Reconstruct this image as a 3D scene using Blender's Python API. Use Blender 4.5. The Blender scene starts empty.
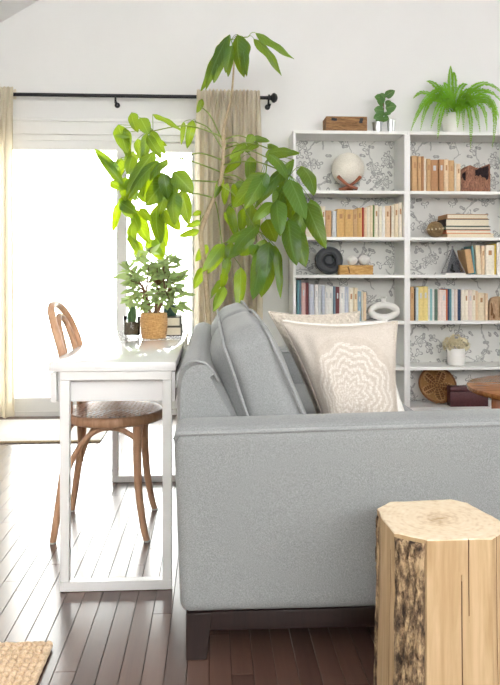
import bpy, bmesh, math, random
from mathutils import Vector, Matrix, noise

# ------------------------------------------------------------------ camera, world, exposure
scene = bpy.context.scene
COL = scene.collection
EYE = 1.03          # eye height in metres
FOC = 700.0         # focal length in pixels of a 500 px wide frame
YAW = math.radians(3.1)
SN, CS = math.sin(YAW), math.cos(YAW)

cam_data = bpy.data.cameras.new('camera')
cam_data.sensor_fit = 'HORIZONTAL'
cam_data.sensor_width = 36.0
cam_data.lens = 36.0 * FOC / 500.0
cam_data.shift_y = -69.5 / 500.0
cam_data.clip_start = 0.05
camera = bpy.data.objects.new('camera', cam_data)
camera.location = (0, 0, EYE)
camera.rotation_euler = (math.pi / 2, 0, -YAW)
COL.objects.link(camera)
scene.camera = camera

world = bpy.data.worlds.new('overcast_sky')
scene.world = world
world.use_nodes = True
wbg = world.node_tree.nodes['Background']
wbg.inputs['Color'].default_value = (1.0, 0.985, 0.965, 1)
wbg.inputs['Strength'].default_value = 9.0

scene.view_settings.view_transform = 'Standard'
scene.view_settings.look = 'None'
scene.view_settings.gamma = 1.0
scene.view_settings.use_curve_mapping = False
scene.view_settings.exposure = 0.50

R = math.radians
random.seed(7)


# ------------------------------------------------------------------ measuring helpers
def world_pt(u, v, zc):
    """point at viewing depth zc that the eye sees at (u, v)"""
    xc = (u - 250.0) * zc / FOC
    return Vector((xc * CS + zc * SN, zc * CS - xc * SN, EYE - (v - 273.0) * zc / FOC))


def on_plane_z(u, v, z):
    zc = FOC * (EYE - z) / (v - 273.0)
    return world_pt(u, v, zc)


def x_at(u, y):
    t = (u - 250.0) / FOC
    return y * (SN + t * CS) / (CS - t * SN)


def depth_of(x, y):
    return x * SN + y * CS


# ------------------------------------------------------------------ object helpers
WL = {}


def link(o, parent=None, loc=None):
    COL.objects.link(o)
    loc = Vector(loc) if loc is not None else Vector((0, 0, 0))
    if parent is not None:
        o.parent = parent
        o.location = loc - WL[parent.name]
    else:
        o.location = loc
    WL[o.name] = loc
    return o


def tag(o, label=None, cat=None, group=None, kind=None):
    if label: o['label'] = label
    if cat: o['category'] = cat
    if group: o['group'] = group
    if kind: o['kind'] = kind
    return o


def thing(name, label, cat, loc, group=None):
    o = bpy.data.objects.new(name, None)
    o.empty_display_size = 0.05
    link(o, None, loc)
    return tag(o, label, cat, group)


def obj(name, bm, mat, parent=None, smooth=True, label=None, cat=None, group=None, kind=None, angle=40):
    """world-coordinate bmesh -> mesh object with its origin at its own base"""
    bm.normal_update()
    vs = bm.verts
    xs = [v.co.x for v in vs]; ys = [v.co.y for v in vs]; zs = [v.co.z for v in vs]
    c = Vector(((min(xs) + max(xs)) / 2, (min(ys) + max(ys)) / 2, min(zs)))
    for v in vs:
        v.co -= c
    me = bpy.data.meshes.new(name)
    bm.to_mesh(me)
    bm.free()
    mats = mat if isinstance(mat, (list, tuple)) else [mat]
    for m in mats:
        me.materials.append(m)
    if smooth:
        for p in me.polygons:
            p.use_smooth = True
        try:
            me.set_sharp_from_angle(angle=R(angle))
        except Exception:
            pass
    o = bpy.data.objects.new(name, me)
    link(o, parent, c)
    return tag(o, label, cat, group, kind)


def add_box(bm, x0, x1, y0, y1, z0, z1, M=None, mi=0):
    co = [(x0, y0, z0), (x1, y0, z0), (x1, y1, z0), (x0, y1, z0), (x0, y0, z1), (x1, y0, z1), (x1, y1, z1), (x0, y1, z1)]
    vs = [bm.verts.new(M @ Vector(c) if M else c) for c in co]
    fs = []
    for f in ((0, 3, 2, 1), (4, 5, 6, 7), (0, 1, 5, 4), (1, 2, 6, 5), (2, 3, 7, 6), (3, 0, 4, 7)):
        fc = bm.faces.new([vs[i] for i in f])
        fc.material_index = mi
        fs.append(fc)
    return vs, fs


def bev_box(x0, x1, y0, y1, z0, z1, b=0.004, seg=2, M=None):
    bm = bmesh.new()
    add_box(bm, x0, x1, y0, y1, z0, z1)
    bmesh.ops.bevel(bm, geom=bm.edges[:], offset=b, segments=seg, affect='EDGES', profile=0.5)
    if M:
        bmesh.ops.transform(bm, matrix=M, verts=bm.verts)
    return bm


def boxes(lst, M=None):
    bm = bmesh.new()
    for b in lst:
        add_box(bm, *b, M=M)
    return bm


def add_tube(bm, pts, rad, seg=8, caps=True, closed=False, mi=0, flat=1.0):
    pts = [Vector(p) for p in pts]
    n = len(pts)
    if not isinstance(rad, (list, tuple)):
        rad = [rad] * n
    rings = []
    up = None
    for i in range(n):
        if closed:
            t = pts[(i + 1) % n] - pts[(i - 1) % n]
        else:
            t = pts[min(i + 1, n - 1)] - pts[max(i - 1, 0)]
        if t.length < 1e-9:
            t = Vector((0, 0, 1))
        t.normalize()
        if up is None:
            up = Vector((0, 0, 1)) if abs(t.z) < 0.9 else Vector((0, 1, 0))
        a = up - t * up.dot(t)
        if a.length < 1e-6:
            a = t.orthogonal()
        a.normalize()
        b = t.cross(a)
        up = a
        rings.append([bm.verts.new(pts[i] + a * (math.cos(2 * math.pi * k / seg) * rad[i] * flat) + b * (math.sin(2 * math.pi * k / seg) * rad[i])) for k in range(seg)])
    m = n if closed else n - 1
    for i in range(m):
        r0, r1 = rings[i], rings[(i + 1) % n]
        for k in range(seg):
            f = bm.faces.new((r0[k], r0[(k + 1) % seg], r1[(k + 1) % seg], r1[k]))
            f.material_index = mi
    if caps and not closed:
        bm.faces.new(list(reversed(rings[0]))).material_index = mi
        bm.faces.new(rings[-1]).material_index = mi
    return rings


def add_lathe(bm, prof, seg=24, c=(0, 0, 0), M=None, mi=0, caps=True):
    c = Vector(c)
    rings = []
    for r, z in prof:
        ring = []
        for k in range(seg):
            a = 2 * math.pi * k / seg
            p = Vector((r * math.cos(a), r * math.sin(a), z))
            p = (M @ p) if M else p
            ring.append(bm.verts.new(p + c))
        rings.append(ring)
    for i in range(len(rings) - 1):
        for k in range(seg):
            bm.faces.new((rings[i][k], rings[i][(k + 1) % seg], rings[i + 1][(k + 1) % seg], rings[i + 1][k])).material_index = mi
    if caps:
        if prof[0][0] > 1e-6:
            bm.faces.new(list(reversed(rings[0]))).material_index = mi
        if prof[-1][0] > 1e-6:
            bm.faces.new(rings[-1]).material_index = mi
    return rings


def smooth_path(ctrl, per=6):
    """Catmull-Rom through control points"""
    c = [Vector(p) for p in ctrl]
    out = []
    for i in range(len(c) - 1):
        p0 = c[max(i - 1, 0)]; p1 = c[i]; p2 = c[i + 1]; p3 = c[min(i + 2, len(c) - 1)]
        for k in range(per):
            t = k / per
            out.append(0.5 * ((2 * p1) + (p2 - p0) * t + (2 * p0 - 5 * p1 + 4 * p2 - p3) * t * t + (3 * p1 - p0 - 3 * p2 + p3) * t ** 3))
    out.append(c[-1])
    return out


def lerp_list(a, n):
    out = []
    for i in range(n):
        f = i / (n - 1) * (len(a) - 1)
        j = min(int(f), len(a) - 2)
        out.append(a[j] + (a[j + 1] - a[j]) * (f - j))
    return out


# ------------------------------------------------------------------ materials
def lin(c):
    return tuple((x / 255 / 12.92) if x / 255 <= 0.04045 else ((x / 255 + 0.055) / 1.055) ** 2.4 for x in c)


def node(nt, kind, ins=None, **props):
    n = nt.nodes.new(kind)
    for k, v in props.items():
        setattr(n, k, v)
    if ins:
        for k, v in ins.items():
            if isinstance(v, bpy.types.NodeSocket):
                nt.links.new(v, n.inputs[k])
            else:
                n.inputs[k].default_value = v
    return n


def math_n(nt, op, a, b=None, clamp=False):
    n = nt.nodes.new('ShaderNodeMath')
    n.operation = op
    n.use_clamp = clamp
    for i, v in enumerate((a, b)):
        if v is None: continue
        if isinstance(v, bpy.types.NodeSocket):
            nt.links.new(v, n.inputs[i])
        else:
            n.inputs[i].default_value = v
    return n.outputs[0]


def ramp(nt, fac, stops, interp='LINEAR'):
    n = nt.nodes.new('ShaderNodeValToRGB')
    n.color_ramp.interpolation = interp
    el = n.color_ramp.elements
    while len(el) < len(stops):
        el.new(0.5)
    for e, (p, c) in zip(el, stops):
        e.position = p
        e.color = (*c, 1) if len(c) == 3 else c
    nt.links.new(fac, n.inputs[0])
    return n.outputs['Color']


def mixc(nt, fac, a, b, blend='MIX'):
    n = nt.nodes.new('ShaderNodeMix')
    n.data_type = 'RGBA'
    n.blend_type = blend
    for i, v in ((0, fac), (6, a), (7, b)):
        if isinstance(v, bpy.types.NodeSocket):
            nt.links.new(v, n.inputs[i])
        else:
            n.inputs[i].default_value = v if i == 0 else ((*v, 1) if len(v) == 3 else v)
    return n.outputs[2]


def base_mat(name):
    m = bpy.data.materials.new(name)
    m.use_nodes = True
    nt = m.node_tree
    return m, nt, nt.nodes['Principled BSDF'], nt.nodes['Material Output']


def bump(nt, bs, h, strength=0.3, dist=0.01):
    b = node(nt, 'ShaderNodeBump', {'Height': h, 'Strength': strength, 'Distance': dist})
    nt.links.new(b.outputs[0], bs.inputs['Normal'])


def coords(nt, kind='Object', scale=(1, 1, 1), offset=None):
    t = node(nt, 'ShaderNodeTexCoord')
    mp = node(nt, 'ShaderNodeMapping', {'Vector': t.outputs[kind], 'Scale': scale})
    if offset is not None:
        nt.links.new(offset, mp.inputs['Location'])
    return mp.outputs[0]


def plain(name, rgb, rough=0.5, var=0.06, scale=30, metal=0.0, bmp=0.0, spec=0.5, coat=0.0):
    """colour with a slight grain, sRGB 0-255"""
    m, nt, bs, out = base_mat(name)
    c = lin(rgb)
    v = coords(nt)
    nz = node(nt, 'ShaderNodeTexNoise', {'Vector': v, 'Scale': scale, 'Detail': 4.0})
    lo = tuple(max(0, x * (1 - var)) for x in c); hi = tuple(min(1, x * (1 + var)) for x in c)
    nt.links.new(ramp(nt, nz.outputs['Fac'], [(0.3, lo), (0.7, hi)]), bs.inputs['Base Color'])
    bs.inputs['Roughness'].default_value = rough
    bs.inputs['Metallic'].default_value = metal
    bs.inputs['Specular IOR Level'].default_value = spec
    bs.inputs['Coat Weight'].default_value = coat
    if bmp:
        bump(nt, bs, nz.outputs['Fac'], bmp, 0.004)
    return m


def wood(name, dark, light, axis='Z', scale=9.0, stretch=0.08, rough=0.45, bmp=0.12, rnd=False, dist=1.5):
    m, nt, bs, out = base_mat(name)
    sc = {'X': (stretch, 1, 1), 'Y': (1, stretch, 1), 'Z': (1, 1, stretch)}[axis]
    off = None
    if rnd:
        oi = node(nt, 'ShaderNodeObjectInfo')
        cx = node(nt, 'ShaderNodeCombineXYZ', {0: math_n(nt, 'MULTIPLY', oi.outputs['Random'], 37.0), 1: math_n(nt, 'MULTIPLY', oi.outputs['Random'], 11.0)})
        off = cx.outputs[0]
    v = coords(nt, 'Object', sc, off)
    n1 = node(nt, 'ShaderNodeTexNoise', {'Vector': v, 'Scale': scale * 3, 'Detail': 6.0, 'Roughness': 0.6, 'Distortion': dist})
    n2 = node(nt, 'ShaderNodeTexNoise', {'Vector': v, 'Scale': scale * 14, 'Detail': 3.0})
    f = math_n(nt, 'ADD', math_n(nt, 'MULTIPLY', n1.outputs['Fac'], 0.7), math_n(nt, 'MULTIPLY', n2.outputs['Fac'], 0.3))
    col = ramp(nt, f, [(0.34, lin(dark)), (0.66, lin(light))])
    nt.links.new(col, bs.inputs['Base Color'])
    bs.inputs['Roughness'].default_value = rough
    bump(nt, bs, f, bmp, 0.003)
    return m


M = {}
M['wall'] = plain('wall_paint', (236, 236, 235), 0.85, 0.012, 3)
M['ceiling'] = plain('ceiling_paint', (236, 236, 236), 0.9, 0.01, 3)
M['trim'] = plain('trim_white', (240, 240, 238), 0.45, 0.01, 5)
M['desk'] = plain('desk_white_lacquer', (238, 238, 238), 0.12, 0.01, 4, coat=0.3)
M['deskleg'] = plain('desk_white_metal', (236, 236, 235), 0.3, 0.01, 4)
M['case'] = plain('bookcase_white', (242, 242, 240), 0.4, 0.01, 5)
M['black'] = plain('black_metal', (40, 40, 44), 0.4, 0.1, 20, metal=0.4)
M['white_ceramic'] = plain('white_ceramic', (236, 234, 230), 0.3, 0.02, 12)
M['dark_leg'] = wood('dark_stained_wood', (26, 15, 13), (44, 27, 24), 'Z', 8, 0.1, 0.4)
M['darkplate'] = plain('charcoal_stone', (52, 55, 60), 0.55, 0.2, 40, bmp=0.2)
M['soil'] = plain('potting_soil', (70, 52, 40), 0.95, 0.4, 90, bmp=0.8)
M['pages'] = plain('book_pages', (232, 222, 200), 0.8, 0.06, 160)
M['steel'] = plain('galvanised_steel', (200, 203, 205), 0.28, 0.08, 25, metal=0.9)
M['bent'] = wood('bent_beech', (186, 140, 106), (220, 178, 144), 'Z', 7, 0.12, 0.35, 0.05)
M['stem'] = wood('grey_brown_bark', (164, 144, 112), (212, 194, 162), 'Z', 22, 0.6, 0.8, 0.5)
M['twig'] = plain('twig_brown', (128, 98, 76), 0.8, 0.2, 40)
M['petiole'] = plain('petiole_green', (138, 158, 66), 0.5, 0.1, 30)
M['table'] = wood('walnut_table', (132, 78, 40), (196, 132, 78), 'X', 6, 0.15, 0.25, 0.05)
M['tableleg'] = wood('walnut_leg', (112, 60, 30), (168, 100, 56), 'Z', 8, 0.12, 0.35, 0.05)
M['glassrim'] = plain('jar_cap', (205, 210, 205), 0.3, 0.03, 10)


def fabric(name, lo, hi, scale=260, bmp=0.25, sheen=0.2, big=0.0):
    m, nt, bs, out = base_mat(name)
    v = coords(nt)
    n1 = node(nt, 'ShaderNodeTexNoise', {'Vector': v, 'Scale': scale, 'Detail': 2.0, 'Roughness': 0.7})
    n2 = node(nt, 'ShaderNodeTexNoise', {'Vector': coords(nt, 'Object', (1, 1, 6)), 'Scale': scale * 0.5, 'Detail': 2.0})
    n3 = node(nt, 'ShaderNodeTexNoise', {'Vector': coords(nt, 'Object', (5, 5, 1)), 'Scale': scale * 0.5, 'Detail': 2.0})
    f = math_n(nt, 'ADD', math_n(nt, 'MULTIPLY', n1.outputs['Fac'], 0.4), math_n(nt, 'ADD', math_n(nt, 'MULTIPLY', n2.outputs['Fac'], 0.3), math_n(nt, 'MULTIPLY', n3.outputs['Fac'], 0.3)))
    nt.links.new(ramp(nt, f, [(0.36, lin(lo)), (0.64, lin(hi))]), bs.inputs['Base Color'])
    bs.inputs['Roughness'].default_value = 0.95
    bs.inputs['Specular IOR Level'].default_value = 0.15
    bs.inputs['Sheen Weight'].default_value = sheen
    bump(nt, bs, f, bmp, 0.002)
    return m


M['sofa'] = fabric('grey_heather_weave', (112, 115, 116), (172, 175, 175), 520)
M['piping'] = fabric('grey_piping', (126, 129, 130), (178, 181, 181), 520)
M['white_cloth'] = fabric('white_linen', (226, 224, 220), (245, 244, 240), 200)
M['knit'] = fabric('oatmeal_knit', (176, 166, 152), (222, 214, 200), 120, 0.6)
M['jute'] = fabric('jute_fibre', (200, 168, 132), (242, 220, 190), 90, 0.5)
M['jute_dark'] = fabric('seagrass', (168, 124, 76), (222, 182, 122), 120, 0.6)
M['mat_light'] = fabric('pale_wool', (246, 242, 236), (252, 250, 246), 80)
M['mat_edge'] = fabric('tan_binding', (190, 168, 136), (206, 188, 156), 80)
M['woven_white'] = fabric('ivory_cord', (226, 220, 206), (246, 242, 232), 150, 0.4)
M['cane'] = plain('cane_strip', (222, 184, 154), 0.36, 0.12, 60)


def curtain_mat():
    m, nt, bs, out = base_mat('beige_linen_curtain')
    v = coords(nt)
    n1 = node(nt, 'ShaderNodeTexNoise', {'Vector': v, 'Scale': 220.0, 'Detail': 2.0})
    col = ramp(nt, n1.outputs['Fac'], [(0.3, lin((220, 210, 190))), (0.7, lin((236, 227, 209)))])
    nt.links.new(col, bs.inputs['Base Color'])
    bs.inputs['Roughness'].default_value = 0.9
    bs.inputs['Specular IOR Level'].default_value = 0.1
    tr = node(nt, 'ShaderNodeBsdfTranslucent', {'Color': col})
    mx = node(nt, 'ShaderNodeMixShader', {0: 0.42, 1: bs.outputs[0], 2: tr.outputs[0]})
    nt.links.new(mx.outputs[0], out.inputs['Surface'])
    return m


M['curtain'] = curtain_mat()


def leaf_mat(name, top, vein, trans, tw=0.42, rough=0.32, rnd=0.25):
    m, nt, bs, out = base_mat(name)
    uv = node(nt, 'ShaderNodeTexCoord')
    sep = node(nt, 'ShaderNodeSeparateXYZ', {0: uv.outputs['UV']})
    across = math_n(nt, 'ABSOLUTE', math_n(nt, 'SUBTRACT', sep.outputs['Y'], 0.5))
    mid = math_n(nt, 'LESS_THAN', across, 0.035)
    # side veins running obliquely off the midrib
    w = math_n(nt, 'SINE', math_n(nt, 'MULTIPLY', math_n(nt, 'SUBTRACT', sep.outputs['X'], math_n(nt, 'MULTIPLY', across, 0.45)), 62.0))
    vn = math_n(nt, 'MULTIPLY', math_n(nt, 'GREATER_THAN', w, 0.86), 0.35)
    nz = node(nt, 'ShaderNodeTexNoise', {'Vector': uv.outputs['Object'], 'Scale': 14.0, 'Detail': 3.0})
    oi = node(nt, 'ShaderNodeObjectInfo')
    k = math_n(nt, 'ADD', math_n(nt, 'MULTIPLY', oi.outputs['Random'], 0.6), math_n(nt, 'MULTIPLY', nz.outputs['Fac'], 0.4))
    c = lin(top)
    body = ramp(nt, k, [(0.2, tuple(x * (1 - rnd) for x in c)), (0.8, tuple(min(1, x * (1 + rnd)) for x in c))])
    col = mixc(nt, math_n(nt, 'MAXIMUM', math_n(nt, 'MULTIPLY', mid, 0.7), vn), body, lin(vein))
    nt.links.new(col, bs.inputs['Base Color'])
    bs.inputs['Roughness'].default_value = rough
    tr = node(nt, 'ShaderNodeBsdfTranslucent', {'Color': (*lin(trans), 1)})
    mx = node(nt, 'ShaderNodeMixShader', {0: tw, 1: bs.outputs[0], 2: tr.outputs[0]})
    nt.links.new(mx.outputs[0], out.inputs['Surface'])
    return m


M['leaf'] = leaf_mat('umbrella_tree_leaf', (64, 104, 48), (132, 164, 92), (198, 224, 20), 0.36)
M['fern'] = leaf_mat('fern_leaf', (112, 176, 38), (150, 190, 70), (170, 215, 40), 0.42, 0.45)
M['rubber'] = leaf_mat('rubber_leaf', (70, 116, 62), (140, 170, 110), (140, 180, 60), 0.2, 0.3)
M['jade'] = leaf_mat('jade_leaf', (150, 174, 130), (170, 190, 140), (200, 220, 140), 0.6, 0.35)
M['cactus'] = leaf_mat('cactus_green', (120, 158, 108), (150, 180, 120), (160, 190, 110), 0.1, 0.6)
M['petal'] = leaf_mat('dried_petal', (252, 244, 216), (240, 230, 200), (245, 230, 180), 0.35, 0.7, 0.12)


def glass_mat(name, tint=(1, 1, 1), refl=0.08):
    m, nt, bs, out = base_mat(name)
    nt.nodes.remove(bs)
    tr = node(nt, 'ShaderNodeBsdfTransparent', {'Color': (*tint, 1)})
    gl = node(nt, 'ShaderNodeBsdfGlossy', {'Roughness': 0.02})
    fr = node(nt, 'ShaderNodeFresnel', {'IOR': 1.45})
    f = math_n(nt, 'MULTIPLY', fr.outputs[0], 1.0)
    mx = node(nt, 'ShaderNodeMixShader', {0: f, 1: tr.outputs[0], 2: gl.outputs[0]})
    nt.links.new(mx.outputs[0], out.inputs['Surface'])
    return m


M['pane'] = glass_mat('window_glass', (0.98, 1, 0.99))
M['jar'] = glass_mat('jar_glass', (0.95, 0.98, 0.97))
M['smoke'] = glass_mat('smoky_glass', (0.62, 0.64, 0.68))


def plank_mat():
    m, nt, bs, out = base_mat('dark_oak_plank')
    oi = node(nt, 'ShaderNodeObjectInfo')
    cx = node(nt, 'ShaderNodeCombineXYZ', {0: math_n(nt, 'MULTIPLY', oi.outputs['Random'], 31.0), 1: math_n(nt, 'MULTIPLY', oi.outputs['Random'], 17.0)})
    v = coords(nt, 'Object', (1, 0.06, 1), cx.outputs[0])
    n1 = node(nt, 'ShaderNodeTexNoise', {'Vector': v, 'Scale': 45.0, 'Detail': 6.0, 'Roughness': 0.65, 'Distortion': 1.2})
    f = math_n(nt, 'ADD', math_n(nt, 'MULTIPLY', n1.outputs['Fac'], 0.45), math_n(nt, 'MULTIPLY', oi.outputs['Random'], 0.55))
    col = ramp(nt, f, [(0.1, lin((68, 49, 43))), (0.5, lin((90, 66, 57))), (0.9, lin((112, 85, 73)))])
    nt.links.new(col, bs.inputs['Base Color'])
    bs.inputs['Roughness'].default_value = 0.34
    bs.inputs['Coat Weight'].default_value = 0.55
    bs.inputs['Coat Roughness'].default_value = 0.2
    bump(nt, bs, n1.outputs['Fac'], 0.06, 0.002)
    return m


M['plank'] = plank_mat()
M['subfloor'] = plain('dark_joint', (34, 24, 20), 0.8, 0.2, 20)


def floral_mat():
    """pale grey paper with inked branches, blossoms and leaves (flat print)"""
    m, nt, bs, out = base_mat('floral_paper')
    t = node(nt, 'ShaderNodeTexCoord')
    sp = node(nt, 'ShaderNodeSeparateXYZ', {0: t.outputs['Object']})
    p2 = node(nt, 'ShaderNodeCombineXYZ', {0: sp.outputs['X'], 1: sp.outputs['Z']}).outputs[0]
    nz = node(nt, 'ShaderNodeTexNoise', {'Vector': p2, 'Scale': 7.0, 'Detail': 3.0})
    wob = node(nt, 'ShaderNodeVectorMath', {0: nz.outputs['Color'], 1: (0.5, 0.5, 0.5)}, operation='SUBTRACT')
    wob2 = node(nt, 'ShaderNodeVectorMath', {0: wob.outputs[0], 'Scale': 0.14}, operation='SCALE')
    pw = node(nt, 'ShaderNodeVectorMath', {0: p2, 1: wob2.outputs[0]}, operation='ADD').outputs[0]
    # branches
    ve = node(nt, 'ShaderNodeTexVoronoi', {'Vector': pw, 'Scale': 4.2}, voronoi_dimensions='2D', feature='DISTANCE_TO_EDGE')
    br = math_n(nt, 'LESS_THAN', ve.outputs['Distance'], 0.022)
    mk = node(nt, 'ShaderNodeTexNoise', {'Vector': p2, 'Scale': 5.5, 'Detail': 1.0})
    br = math_n(nt, 'MULTIPLY', br, math_n(nt, 'GREATER_THAN', mk.outputs['Fac'], 0.46))
    ink = math_n(nt, 'MULTIPLY', br, 0.55)
    # blossoms: petalled outlines round scattered points
    for sc, r0, amp, k, wd, thr in ((7.0, 0.24, 0.08, 5.0, 0.030, 0.42), (7.0, 0.11, 0.05, 5.0, 0.030, 0.42), (11.0, 0.20, 0.13, 3.0, 0.055, 0.52), (16.0, 0.14, 0.12, 2.0, 0.13, 0.66)):
        vo = node(nt, 'ShaderNodeTexVoronoi', {'Vector': p2, 'Scale': sc}, voronoi_dimensions='2D', feature='F1')
        d = node(nt, 'ShaderNodeVectorMath', {0: p2, 1: vo.outputs['Position']}, operation='SUBTRACT')
        ds = node(nt, 'ShaderNodeSeparateXYZ', {0: d.outputs[0]})
        cs = node(nt, 'ShaderNodeSeparateXYZ', {0: vo.outputs['Color']})
        an = math_n(nt, 'ARCTAN2', ds.outputs['Y'], ds.outputs['X'])
        an = math_n(nt, 'ADD', math_n(nt, 'MULTIPLY', an, k), math_n(nt, 'MULTIPLY', cs.outputs['X'], 6.28))
        rr = math_n(nt, 'ADD', math_n(nt, 'MULTIPLY', math_n(nt, 'SINE', an), amp), r0)
        dd = math_n(nt, 'ABSOLUTE', math_n(nt, 'SUBTRACT', vo.outputs['Distance'], rr))
        ln = math_n(nt, 'MULTIPLY', math_n(nt, 'LESS_THAN', dd, wd), math_n(nt, 'GREATER_THAN', cs.outputs['Y'], thr))
        ink = math_n(nt, 'MAXIMUM', ink, math_n(nt, 'MULTIPLY', ln, 0.72))
    n4 = node(nt, 'ShaderNodeTexNoise', {'Vector': p2, 'Scale': 60.0, 'Detail': 2.0})
    ink = math_n(nt, 'MULTIPLY', ink, math_n(nt, 'ADD', n4.outputs['Fac'], 0.3, True))
    nb = node(nt, 'ShaderNodeTexNoise', {'Vector': p2, 'Scale': 4.0, 'Detail': 3.0})
    basec = ramp(nt, nb.outputs['Fac'], [(0.35, lin((216, 216, 212))), (0.65, lin((228, 228, 224)))])
    nt.links.new(mixc(nt, ink, basec, lin((92, 94, 97))), bs.inputs['Base Color'])
    bs.inputs['Roughness'].default_value = 0.8
    return m


M['floral'] = floral_mat()


def damask_mat():
    m, nt, bs, out = base_mat('damask_linen')
    t = node(nt, 'ShaderNodeTexCoord')
    sp = node(nt, 'ShaderNodeSeparateXYZ', {0: t.outputs['UV']})
    x = math_n(nt, 'SUBTRACT', sp.outputs['X'], 0.54); y = math_n(nt, 'SUBTRACT', sp.outputs['Y'], 0.40)
    r = math_n(nt, 'SQRT', math_n(nt, 'ADD', math_n(nt, 'MULTIPLY', x, x), math_n(nt, 'MULTIPLY', math_n(nt, 'MULTIPLY', y, y), 0.85)))
    a = math_n(nt, 'ARCTAN2', y, x)
    pet = math_n(nt, 'MULTIPLY', math_n(nt, 'SINE', math_n(nt, 'MULTIPLY', a, 10.0)), 0.018)
    s1 = math_n(nt, 'SINE', math_n(nt, 'MULTIPLY', math_n(nt, 'ADD', r, pet), 105.0))
    s2 = math_n(nt, 'MULTIPLY', math_n(nt, 'SINE', math_n(nt, 'MULTIPLY', a, 22.0)), math_n(nt, 'SINE', math_n(nt, 'MULTIPLY', r, 150.0)))
    vo = node(nt, 'ShaderNodeTexVoronoi', {'Vector': t.outputs['UV'], 'Scale': 46.0}, voronoi_dimensions='2D', feature='DISTANCE_TO_EDGE')
    lace = math_n(nt, 'GREATER_THAN', math_n(nt, 'ADD', s1, s2), 0.1)
    lace = math_n(nt, 'MULTIPLY', lace, math_n(nt, 'GREATER_THAN', vo.outputs['Distance'], 0.07))
    inside = math_n(nt, 'LESS_THAN', r, 0.40)
    out_n = node(nt, 'ShaderNodeTexVoronoi', {'Vector': t.outputs['UV'], 'Scale': 12.0}, voronoi_dimensions='2D', feature='F1')
    scroll = math_n(nt, 'MULTIPLY', math_n(nt, 'GREATER_THAN', math_n(nt, 'SINE', math_n(nt, 'MULTIPLY', out_n.outputs['Distance'], 40.0)), 0.35), math_n(nt, 'GREATER_THAN', r, 0.45))
    f = math_n(nt, 'MAXIMUM', math_n(nt, 'MULTIPLY', lace, inside), math_n(nt, 'MULTIPLY', scroll, 0.6))
    wv = node(nt, 'ShaderNodeTexNoise', {'Vector': t.outputs['Object'], 'Scale': 260.0, 'Detail': 2.0})
    f = math_n(nt, 'MULTIPLY', f, math_n(nt, 'ADD', math_n(nt, 'MULTIPLY', wv.outputs['Fac'], 0.8), 0.25, True))
    basec = ramp(nt, wv.outputs['Fac'], [(0.3, lin((186, 176, 164))), (0.7, lin((208, 199, 188)))])
    nt.links.new(mixc(nt, f, basec, lin((228, 224, 218))), bs.inputs['Base Color'])
    bs.inputs['Roughness'].default_value = 0.95
    bs.inputs['Specular IOR Level'].default_value = 0.1
    bump(nt, bs, wv.outputs['Fac'], 0.3, 0.002)
    return m


M['damask'] = damask_mat()


def stump_top_mat():
    m, nt, bs, out = base_mat('sawn_end_grain')
    t = node(nt, 'ShaderNodeTexCoord')
    mp = node(nt, 'ShaderNodeMapping', {'Vector': t.outputs['Object'], 'Location': (0.0, 0.005, 0)})
    nz = node(nt, 'ShaderNodeTexNoise', {'Vector': mp.outputs[0], 'Scale': 9.0, 'Detail': 4.0})
    ln = node(nt, 'ShaderNodeVectorMath', {0: mp.outputs[0]}, operation='LENGTH').outputs['Value']
    rr = math_n(nt, 'ADD', ln, math_n(nt, 'MULTIPLY', nz.outputs['Fac'], 0.035))
    rings = math_n(nt, 'SINE', math_n(nt, 'MULTIPLY', rr, 520.0))
    heart = math_n(nt, 'SUBTRACT', 1.0, math_n(nt, 'MULTIPLY', ln, 16.0), True)
    n2 = node(nt, 'ShaderNodeTexNoise', {'Vector': mp.outputs[0], 'Scale': 60.0, 'Detail': 4.0})
    f = math_n(nt, 'ADD', math_n(nt, 'MULTIPLY', rings, 0.025), math_n(nt, 'ADD', math_n(nt, 'MULTIPLY', n2.outputs['Fac'], 0.5), math_n(nt, 'MULTIPLY', heart, -0.2)))
    col = ramp(nt, f, [(0.0, lin((196, 164, 124))), (0.22, lin((236, 216, 186))), (0.45, lin((247, 235, 212)))])
    nt.links.new(col, bs.inputs['Base Color'])
    bs.inputs['Roughness'].default_value = 0.7
    bump(nt, bs, n2.outputs['Fac'], 0.15, 0.003)
    return m


M['stump_top'] = stump_top_mat()
M['stump'] = wood('split_wood', (180, 148, 106), (210, 182, 142), 'Z', 7, 0.07, 0.7, 0.3)
M['groove'] = plain('crack_wood', (128, 92, 58), 0.9, 0.2, 40)


def bark_mat():
    m, nt, bs, out = base_mat('grey_bark')
    v = coords(nt, 'Object', (1, 1, 0.35))
    n1 = node(nt, 'ShaderNodeTexNoise', {'Vector': v, 'Scale': 42.0, 'Detail': 8.0, 'Roughness': 0.75})
    col = ramp(nt, n1.outputs['Fac'], [(0.40, lin((56, 44, 36))), (0.49, lin((132, 108, 82))), (0.58, lin((204, 176, 136)))])
    nt.links.new(col, bs.inputs['Base Color'])
    bs.inputs['Roughness'].default_value = 0.95
    bump(nt, bs, n1.outputs['Fac'], 0.9, 0.01)
    return m


M['bark'] = bark_mat()

# ------------------------------------------------------------------ the room
WALL_Y = 5.10
XL, XR = -2.3, 4.6
YB = -1.6


def ceil_z(x):
    ridge = 1.4
    return 2.81 + (min(x, 2 * ridge - x) + 1.53) * 0.62


DX0, DX1, DZ1 = -1.86, -0.04, 2.03   # sliding door opening
bm = bmesh.new()
RX = 1.4


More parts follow.
